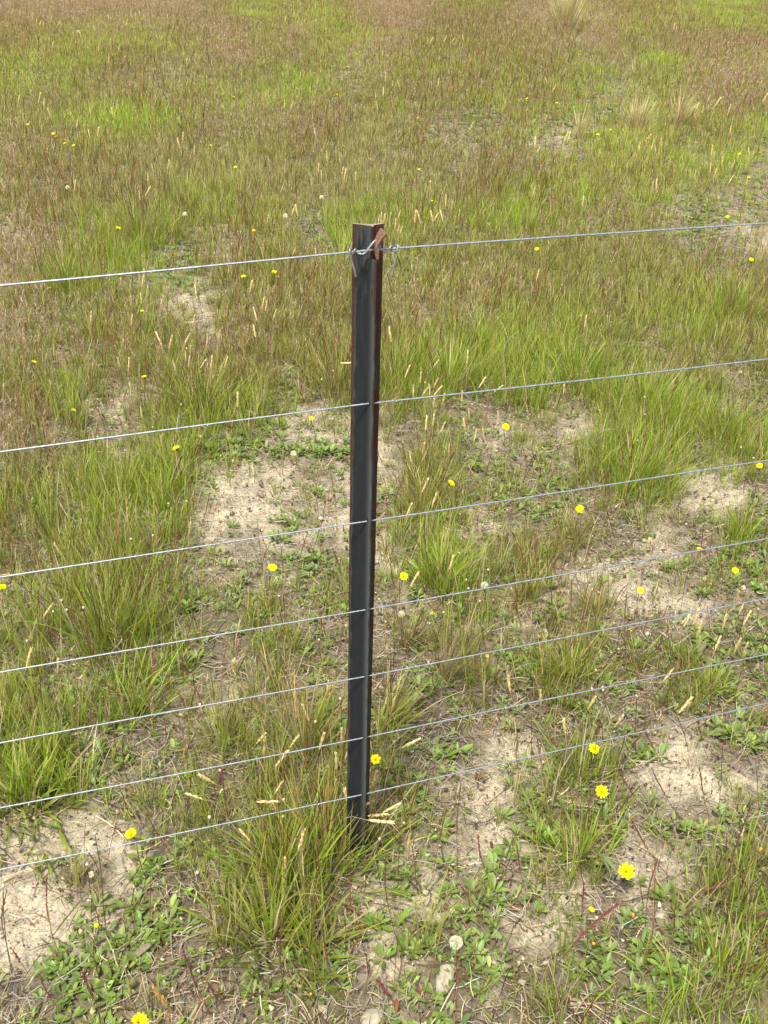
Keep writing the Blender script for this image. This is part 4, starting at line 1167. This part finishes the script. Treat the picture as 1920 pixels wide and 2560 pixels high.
# ------------------------------------------------------------------ big single stalks in the foreground
STK = [  # crop, base, tip, curvature, tip colour, thickness, label
 ('J', (90, 1330), (45, 785), .010, 'r', .9, 'wavy dark red stalk on the bottom left sand, nearest the left edge'),
 ('J', (415, 1290), (305, 690), .012, 'r', .9, 'wavy dark red stalk on the bottom left sand, second from the edge'),
 ('J', (110, 1450), (665, 690), .006, 'g', 1.3, 'long straight olive stalk slanting right across the bottom left sand'),
 ('J', (190, 1350), (75, 1170), .0, 'r', .8, 'short red stalk in the lower left corner'),
 ('J', (1240, 730), (945, 290), .006, 'r', 1.1, 'long red spike crossing the lowest wire, left of the post'),
 ('J', (1240, 610), (720, 380), .004, 'r', 1.0, 'red spike slanting from the yellow flower below the sixth wire'),
 ('J', (1560, 610), (1440, 10), .008, 'r', 1.2, 'thick pinkish red stalk rising between the two lowest wires, left'),
 ('J', (1390, 1650), (1190, 1200), .006, 'r', 1.6, 'thick maroon stalk at the bottom edge, right of the corner rosettes'),
 ('J', (1500, 1650), (1340, 1380), .004, 'r', 1.6, 'maroon stalk at the bottom edge beside a thicker one'),
 ('J', (700, 1650), (540, 1330), .006, 'r', 1.8, 'feathery maroon stalk at the bottom edge, left of centre'),
 ('J', (1180, 1650), (1000, 1430), .005, 'o', 2.2, 'orange-brown plume at the bottom edge'),
 ('J', (430, 1650), (250, 1330), .004, 'r', 1.1, 'dark red stalk at the bottom edge near the left corner'),
 ('K', (925, 1210), (840, 560), .008, 'r', .9, 'long thin dark stalk right of the post foot, bare at its tip'),
 ('K', (1140, 755), (1238, 250), .002, 'r', .8, 'slender stalk with a dark tip standing on the bare sand'),
 ('K', (1305, 700), (1330, 90), .004, 'r', .9, 'tall red stalk crossing near the lowest wire right of post'),
 ('K', (1510, 750), (1440, 445), .004, 'r', 1.1, 'short dark red stalk on the bare sand right of the post'),
 ('K', (1485, 975), (1315, 750), .002, 'r', 1.1, 'slanting stalk with orange tip above the white seed clock'),
 ('K', (1300, 1320), (330, 720), .020, 'b', 2.0, 'long arched brown stalk lying from the post tuft to the clock'),
 ('K', (545, 1520), (435, 1060), .005, 'r', 1.2, 'red stalk on the small sand hollow near the bottom centre'),
 ('K', (215, 1640), (165, 1000), .006, 'r', 1.3, 'dark red stalk rising at the bottom centre left'),
 ('K', (570, 1360), (680, 1080), .002, 'r', .9, 'thin red stalk slanting right over the small sand hollow'),
 ('K', (950, 1600), (790, 1380), .005, 'r', 2.2, 'thick maroon seed stalk at the bottom edge, centre'),
 ('K', (1110, 1570), (1030, 1400), .002, 'r', 1.2, 'short brown stalk left of the pale stone'),
 ('L', (910, 330), (690, 20), .004, 'r', 1.0, 'dark stalk slanting up left above the biggest yellow flower'),
 ('L', (1110, 320), (900, 0), .006, 'r', 1.2, 'long dark stalk on the bare sand under the lowest wire right'),
 ('L', (1285, 300), (1215, 0), .005, 'r', 1.2, 'upright dark stalk on bare sand near the right, lowest wire'),
 ('L', (450, 1000), (465, 745), .0, 'r', 1.3, 'short dark spike left of the biggest yellow flower'),
 ('L', (180, 1430), (700, 870), .008, 'r', 2.4, 'thick pinkish maroon stalk slanting right at lower right'),
 ('L', (1020, 720), (770, 330), .006, 'r', 1.4, 'maroon stalk slanting left behind the biggest yellow flower'),
 ('L', (1080, 890), (1400, 740), .004, 'r', 1.5, 'arched pinkish stalk leaning right near the right edge'),
 ('L', (1345, 1100), (1545, 250), .010, 'r', 1.3, 'tall pinkish stalk near the right edge of the foreground'),
 ('L', (860, 1060), (945, 590), .006, 'r', 1.1, 'slender pinkish stalk right of the biggest yellow flower'),
 ('L', (1340, 1090), (1660, 940), .006, 'r', 1.5, 'low pinkish stalk reaching the right edge near the bottom'),
 ('L', (90, 800), (30, 500), .004, 'r', 1.0, 'dark pink stalk at lower right, left of the curled blade'),
 ('I', (395, 760), (385, 440), .003, 'r', 1.3, 'dark red spike crossing between the fourth and fifth wires'),
 ('I', (280, 770), (255, 380), .004, 'r', 1.2, 'slim dark spike just left of a thicker one, fourth wire'),
 ('I', (735, 880), (745, 520), .004, 'r', 1.2, 'tall dark spike crossing the fifth wire below a yellow flower'),
 ('I', (1215, 480), (1245, 70), .004, 'r', .9, 'thin pink stalk rising past a yellow flower on the fourth wire'),
 ('I', (1310, 620), (1370, 240), .004, 'r', .9, 'thin pink stalk right of the orange bud at right'),
 ('I', (990, 1620), (870, 1440), .002, 'r', 1.3, 'maroon spike leaning left just under the lowest wire'),
 ('I', (1270, 1600), (1200, 1330), .003, 'r', 1.3, 'maroon spike crossing the lowest wire at right'),
 ('I', (700, 1650), (880, 1370), .003, 'r', 1.7, 'reddish green spike leaning right across the lowest wire'),
 ('G', (1080, 770), (1215, 480), .0, 'b', 1.5, 'dark spike leaning right above the fourth wire'),
 ('H', (960, 940), (1085, 620), .0, 'r', 1.6, 'dark maroon spike leaning right below the fourth wire'),
 ('H', (595, 480), (495, 235), .003, 'r', 1.4, 'dark red spike leaning left beside the post above fourth wire'),
 ('H', (155, 1130), (10, 930), .002, 'r', 1.5, 'dark spike leaning left above the fifth wire, left of post'),
]
TC = {'r': np.array([.17, .060, .050]), 'g': np.array([.20, .19, .06]), 'b': np.array([.14, .085, .04]), 'o': np.array([.42, .22, .06])}
for k, b, t, cv, c, th, lab in STK:
    b0 = on_z(*px(k, *b), 0.0); b0[2] = float(ground_z(b0[:1], b0[1:2])[0])
    u, v = px(k, *t); dy = .03 if abs(t[1] - b[1]) > 300 else .02
    d = ray(u, v)
    e = CAM + d * ((b0[1] + dy - CAM[1]) / d[1])
    if e[2] < .03 or lab.startswith('long arched'): e = on_z(u, v, .05)
    e = e - b0
    sd = np.cross(e, [0, 1, 0]); sd /= max(np.linalg.norm(sd), 1e-6)
    st = smooth_path([np.zeros(3), e * .3 + sd * cv * .7, e * .62 + sd * cv * rng.uniform(.5, 1.2) + np.array([0, 0, cv * .5]), e], 6)
    f = np.linspace(0, 1, len(st))
    root = tag(empty('grass_stalk', b0), lab, 'grass stalk', 'long single stalks in the foreground')
    cut = int(len(st) * .52)
    lo = np.array([.16, .14, .05]) if c != 'r' else np.array([.15, .085, .05])
    colr = lo[None, :] * (1 - f)[:, None] + TC[c][None, :] * f[:, None]
    mb = MB(); tubes(mb, st[None, :cut + 1], np.full((1, cut + 1), .00055 * th ** .5), colr[None, :cut + 1], 5); mb.build('stem', M_STEM, root)
    # the flowering spike: overlapping scales along the upper half
    mb = MB(); sp = st[cut:]
    tubes(mb, sp[None], (np.interp(np.linspace(0, 1, len(sp)), [0, .3, .8, 1], [.6, 1.15, .95, .25]) * .001 * th ** .6)[None], colr[None, cut:], 5)
    n = int(26 + 18 * th); ti = rng.uniform(0, .97, n) * (len(sp) - 1); i0 = ti.astype(int)
    bb = sp[i0] + (sp[np.minimum(i0 + 1, len(sp) - 1)] - sp[i0]) * (ti - i0)[:, None]
    dirn = sp[-1] - sp[0]; hz = np.arctan2(dirn[1], dirn[0]); inc = np.arccos(np.clip(dirn[2] / np.linalg.norm(dirn), -1, 1))
    blades(mb, bb, rng.uniform(.004, .008, n) * th ** .4, hz + rng.normal(0, .5, n), inc + rng.normal(0, .28, n), rng.normal(0, .1, n), rng.uniform(.0012, .0024, n) * th ** .5,
           vary(TC[c], n, .25), vary(TC[c] * 1.25, n, .3), 3, np.array([.6, 1, .1]))
    mb.build('flower_spike', M_STEM, root)

# broad single blades and dry pieces
for k, b, t, wd, col, lab in [
    ('L', (535, 550), (690, 695), .0075, (.25, .33, .13), 'broad pale green blade pointing at the biggest yellow flower'),
    ('L', (540, 560), (655, 720), .0045, (.22, .28, .10), 'narrow pale blade beside a broader one near the biggest flower'),
    ('K', (905, 1035), (1030, 900), .0085, (.22, .36, .05), 'broad bright green blade on sand near the bottom centre'),
    ('L', (820, 1210), (875, 1020), .0060, (.18, .30, .08), 'broad green blade standing at lower right'),
    ('G', (670, 1600), (590, 1420), .0045, (.22, .33, .17), 'folded blue-green blade bending over under the fifth wire')]:
    b0 = on_z(*px(k, *b), .02); e = on_z(*px(k, *t), .05) - b0
    st = np.linspace(0, 1, 9)[:, None] * e[None, :] + np.array([0, 0, 1])[None, :] * (np.sin(np.linspace(0, np.pi, 9)) * .012)[:, None]
    sdv = np.cross(e, [0, -.6, .8]); sdv /= np.linalg.norm(sdv)
    pf = np.array([.35, .7, .95, 1, 1, .9, .7, .4, .04]) * wd * .5
    midv = st - np.array([0, 0, 1])[None, :] * (pf * .4)[:, None]
    V = np.stack([st - sdv * pf[:, None], midv, st + sdv * pf[:, None]], 1)
    b0[2] -= .02; V[..., 2] += .02; V[0, :, 2] -= .018
    mb = MB(); mb.add(V, strip_faces(1, 9, 3), np.tile(np.asarray(col), (27, 1)))
    tag(mb.build('grass_shoot', M_GRASS, loc=b0), lab, 'grass blade', 'broad single blades')

for k, pts, rad, col, lab in [
    ('L', [(165, 400), (160, 480), (185, 560), (240, 578), (295, 560), (320, 480), (310, 400)], .0011, (.42, .33, .15), 'dry yellow blade curled in a loop on the leaves, lower right'),
    ('L', [(290, 590), (350, 660), (395, 720), (415, 800)], .0009, (.48, .43, .36), 'bleached straw on sand left of the biggest yellow flower'),
    ('L', [(960, 410), (965, 350), (990, 290), (1040, 265)], .0010, (.5, .48, .42), 'bleached bent straw at right below the lowest wire'),
    ('K', [(1090, 185), (1150, 172), (1240, 168)], .0012, (.40, .22, .13), 'short reddish twig on sand just under the lowest wire'),
    ('K', [(1380, 215), (1480, 208), (1590, 195)], .0009, (.45, .30, .15), 'thin dry straw on sand below the lowest wire, right of centre'),
    ('L', [(1020, 1180), (1130, 1240), (1240, 1310)], .0010, (.46, .34, .19), 'straight straw lying over leaves at lower right'),
    ('H', [(1325, 1235), (1390, 1315), (1450, 1390)], .0008, (.48, .36, .17), 'straight yellow straw on soil across the sixth wire'),
    ('H', [(1345, 1560), (1390, 1590), (1440, 1650)], .0008, (.46, .33, .16), 'short yellow straw above the lowest wire right of post'),
    ('J', [(0, 790), (100, 730), (200, 690), (310, 610), (400, 550)], .0010, (.32, .22, .14), 'long brown twig on the sand beneath the lowest wire at left'),
    ('J', [(210, 1000), (255, 980), (320, 925)], .0007, (.34, .24, .16), 'small brown twig on the bottom left sand'),
    ('J', [(380, 1145), (420, 1165), (470, 1190)], .0022, (.20, .22, .07), 'dry olive leaf curl on the bottom left sand'),
    ('E', [(450, 1600), (520, 1580), (560, 1610), (605, 1650)], .0012, (.50, .38, .24), 'bent pale straw left of the post on the sand patch'),
    ('E', [(1020, 1078), (1150, 1090), (1290, 1105)], .0010, (.45, .36, .25), 'long pale straw lying right of the post under the second wire'),
    ('D', [(1000, 60), (1010, 50), (1020, 40)], .0008, (.4, .3, .2), 'short straw on sand above the top wire at left'),
    ('E', [(240, 1320), (228, 1400), (250, 1470), (330, 1520)], .0006, (.25, .15, .10), 'hooked dark twig on sand below the seed clock'),
    ('F', [(110, 1330), (180, 1380), (240, 1420)], .0011, (.50, .40, .27), 'pale straw slanting down right, third wire, right of post'),
    ('F', [(0, 1045), (90, 1060), (165, 1105)], .0010, (.42, .28, .16), 'brown straw below the second wire right of post')]:
    P = smooth_path([on_z(*px(k, x, y), .006 + .004 * math.sin(i * 2)) for i, (x, y) in enumerate(pts)], 4)
    P[:, 2] += ground_z(P[:, 0], P[:, 1]); org = P.mean(0)
    mb = MB(); tubes(mb, (P - org)[None], (np.interp(np.linspace(0, 1, len(P)), [0, .1, .85, 1], [.5, 1, 1, .4]) * rad)[None], np.tile(np.asarray(col), (1, len(P), 1)), 5)
    tag(mb.build('dry_straw', M_DRY, loc=org), lab, 'straw', 'dry straws lying on the soil')

# ------------------------------------------------------------------ stones and dead leaves
for i, (u, v, r, rz, lab) in enumerate([
    (1112, 2458, (.016, .034, .012), -.35, 'long pale cream stone half buried near the bottom centre'),
    (930, 2556, (.020, .016, .012), .3, 'rounded pale stone at the bottom edge, centre'),
    (808, 2534, (.008, .008, .006), 0, 'small grey pebble near the bottom edge, left of centre'),
    (1437, 2512, (.010, .008, .006), 0, 'small off-white stone at the bottom edge, right'),
    (1650, 2294, (.012, .008, .006), 0, 'pale stone right of the orange bud at lower right'),
    (1662, 1660, (.010, .008, .007), .4, 'grey brown pebble above the sixth wire, larger of two'),
    (1633, 1667, (.007, .006, .005), 0, 'grey brown pebble above the sixth wire, smaller of two'),
    (1895, 1663, (.008, .007, .006), 0, 'brown pebble at the right edge by the sixth wire'),
    (1095, 2155, (.006, .010, .004), -.5, 'flat grey stone chip on sand right of the post foot'),
    (1915, 2165, (.009, .006, .005), 0, 'pinkish pebble at the right edge on sand'),
]):
    p = on_z(u, v, 0); p[2] = float(ground_z(p[:1], p[1:2])[0]) - r[2] * .15
    V, Q = lump(r, 40 + i)
    c_, s_ = math.cos(rz), math.sin(rz); V = V @ np.array([[c_, s_, 0], [-s_, c_, 0], [0, 0, 1]])
    mb = MB(); mb.add(V, Q, np.full((V.size // 3, 3), .4))
    o = tag(mb.build('stone', M_STONE, loc=p), lab, 'stone', 'stones on the ground')
for k, b, t, wd, col, lab in [('K', (700, 1130), (665, 1055), .009, (.22, .085, .035), 'curled rust-brown dead leaf on the small sand hollow'),
                              ('K', (905, 1630), (910, 1540), .009, (.24, .10, .05), 'curled brown dead leaf at the bottom edge, centre'),
                              ('J', (860, 1290), (1000, 1180), .014, (.27, .22, .15), 'grey-brown dead leaf beside the bottom left rosettes'),
                              ('I', (950, 770), (1030, 830), .008, (.48, .42, .32), 'bleached dead leaf between the fifth and sixth wires right')]:
    b0 = on_z(*px(k, *b), 0); e = on_z(*px(k, *t), .012) - b0; b0[2] = float(ground_z(b0[:1], b0[1:2])[0]) + .006
    n = 8; q = np.linspace(0, 1, n)[:, None]; st = q * e
    sdv = np.cross(e, [0, 0, 1]); sdv /= np.linalg.norm(sdv)
    pf = np.array([.2, .6, .9, 1, 1, .85, .5, .1]) * wd * .5
    V = np.stack([st + sdv * pf[:, None] * a + np.array([0, 0, 1]) * (pf[:, None] * (abs(a) ** 2) * .9) for a in (-1, -.5, 0, .5, 1)], 1)
    mb = MB(); mb.add(V, strip_faces(1, n, 5), np.tile(np.asarray(col), (n * 5, 1)) * rng.uniform(.8, 1.2, (n * 5, 1)))
    tag(mb.build('dead_leaf', M_DRY, loc=b0), lab, 'dead leaf', 'dead leaves on the ground')
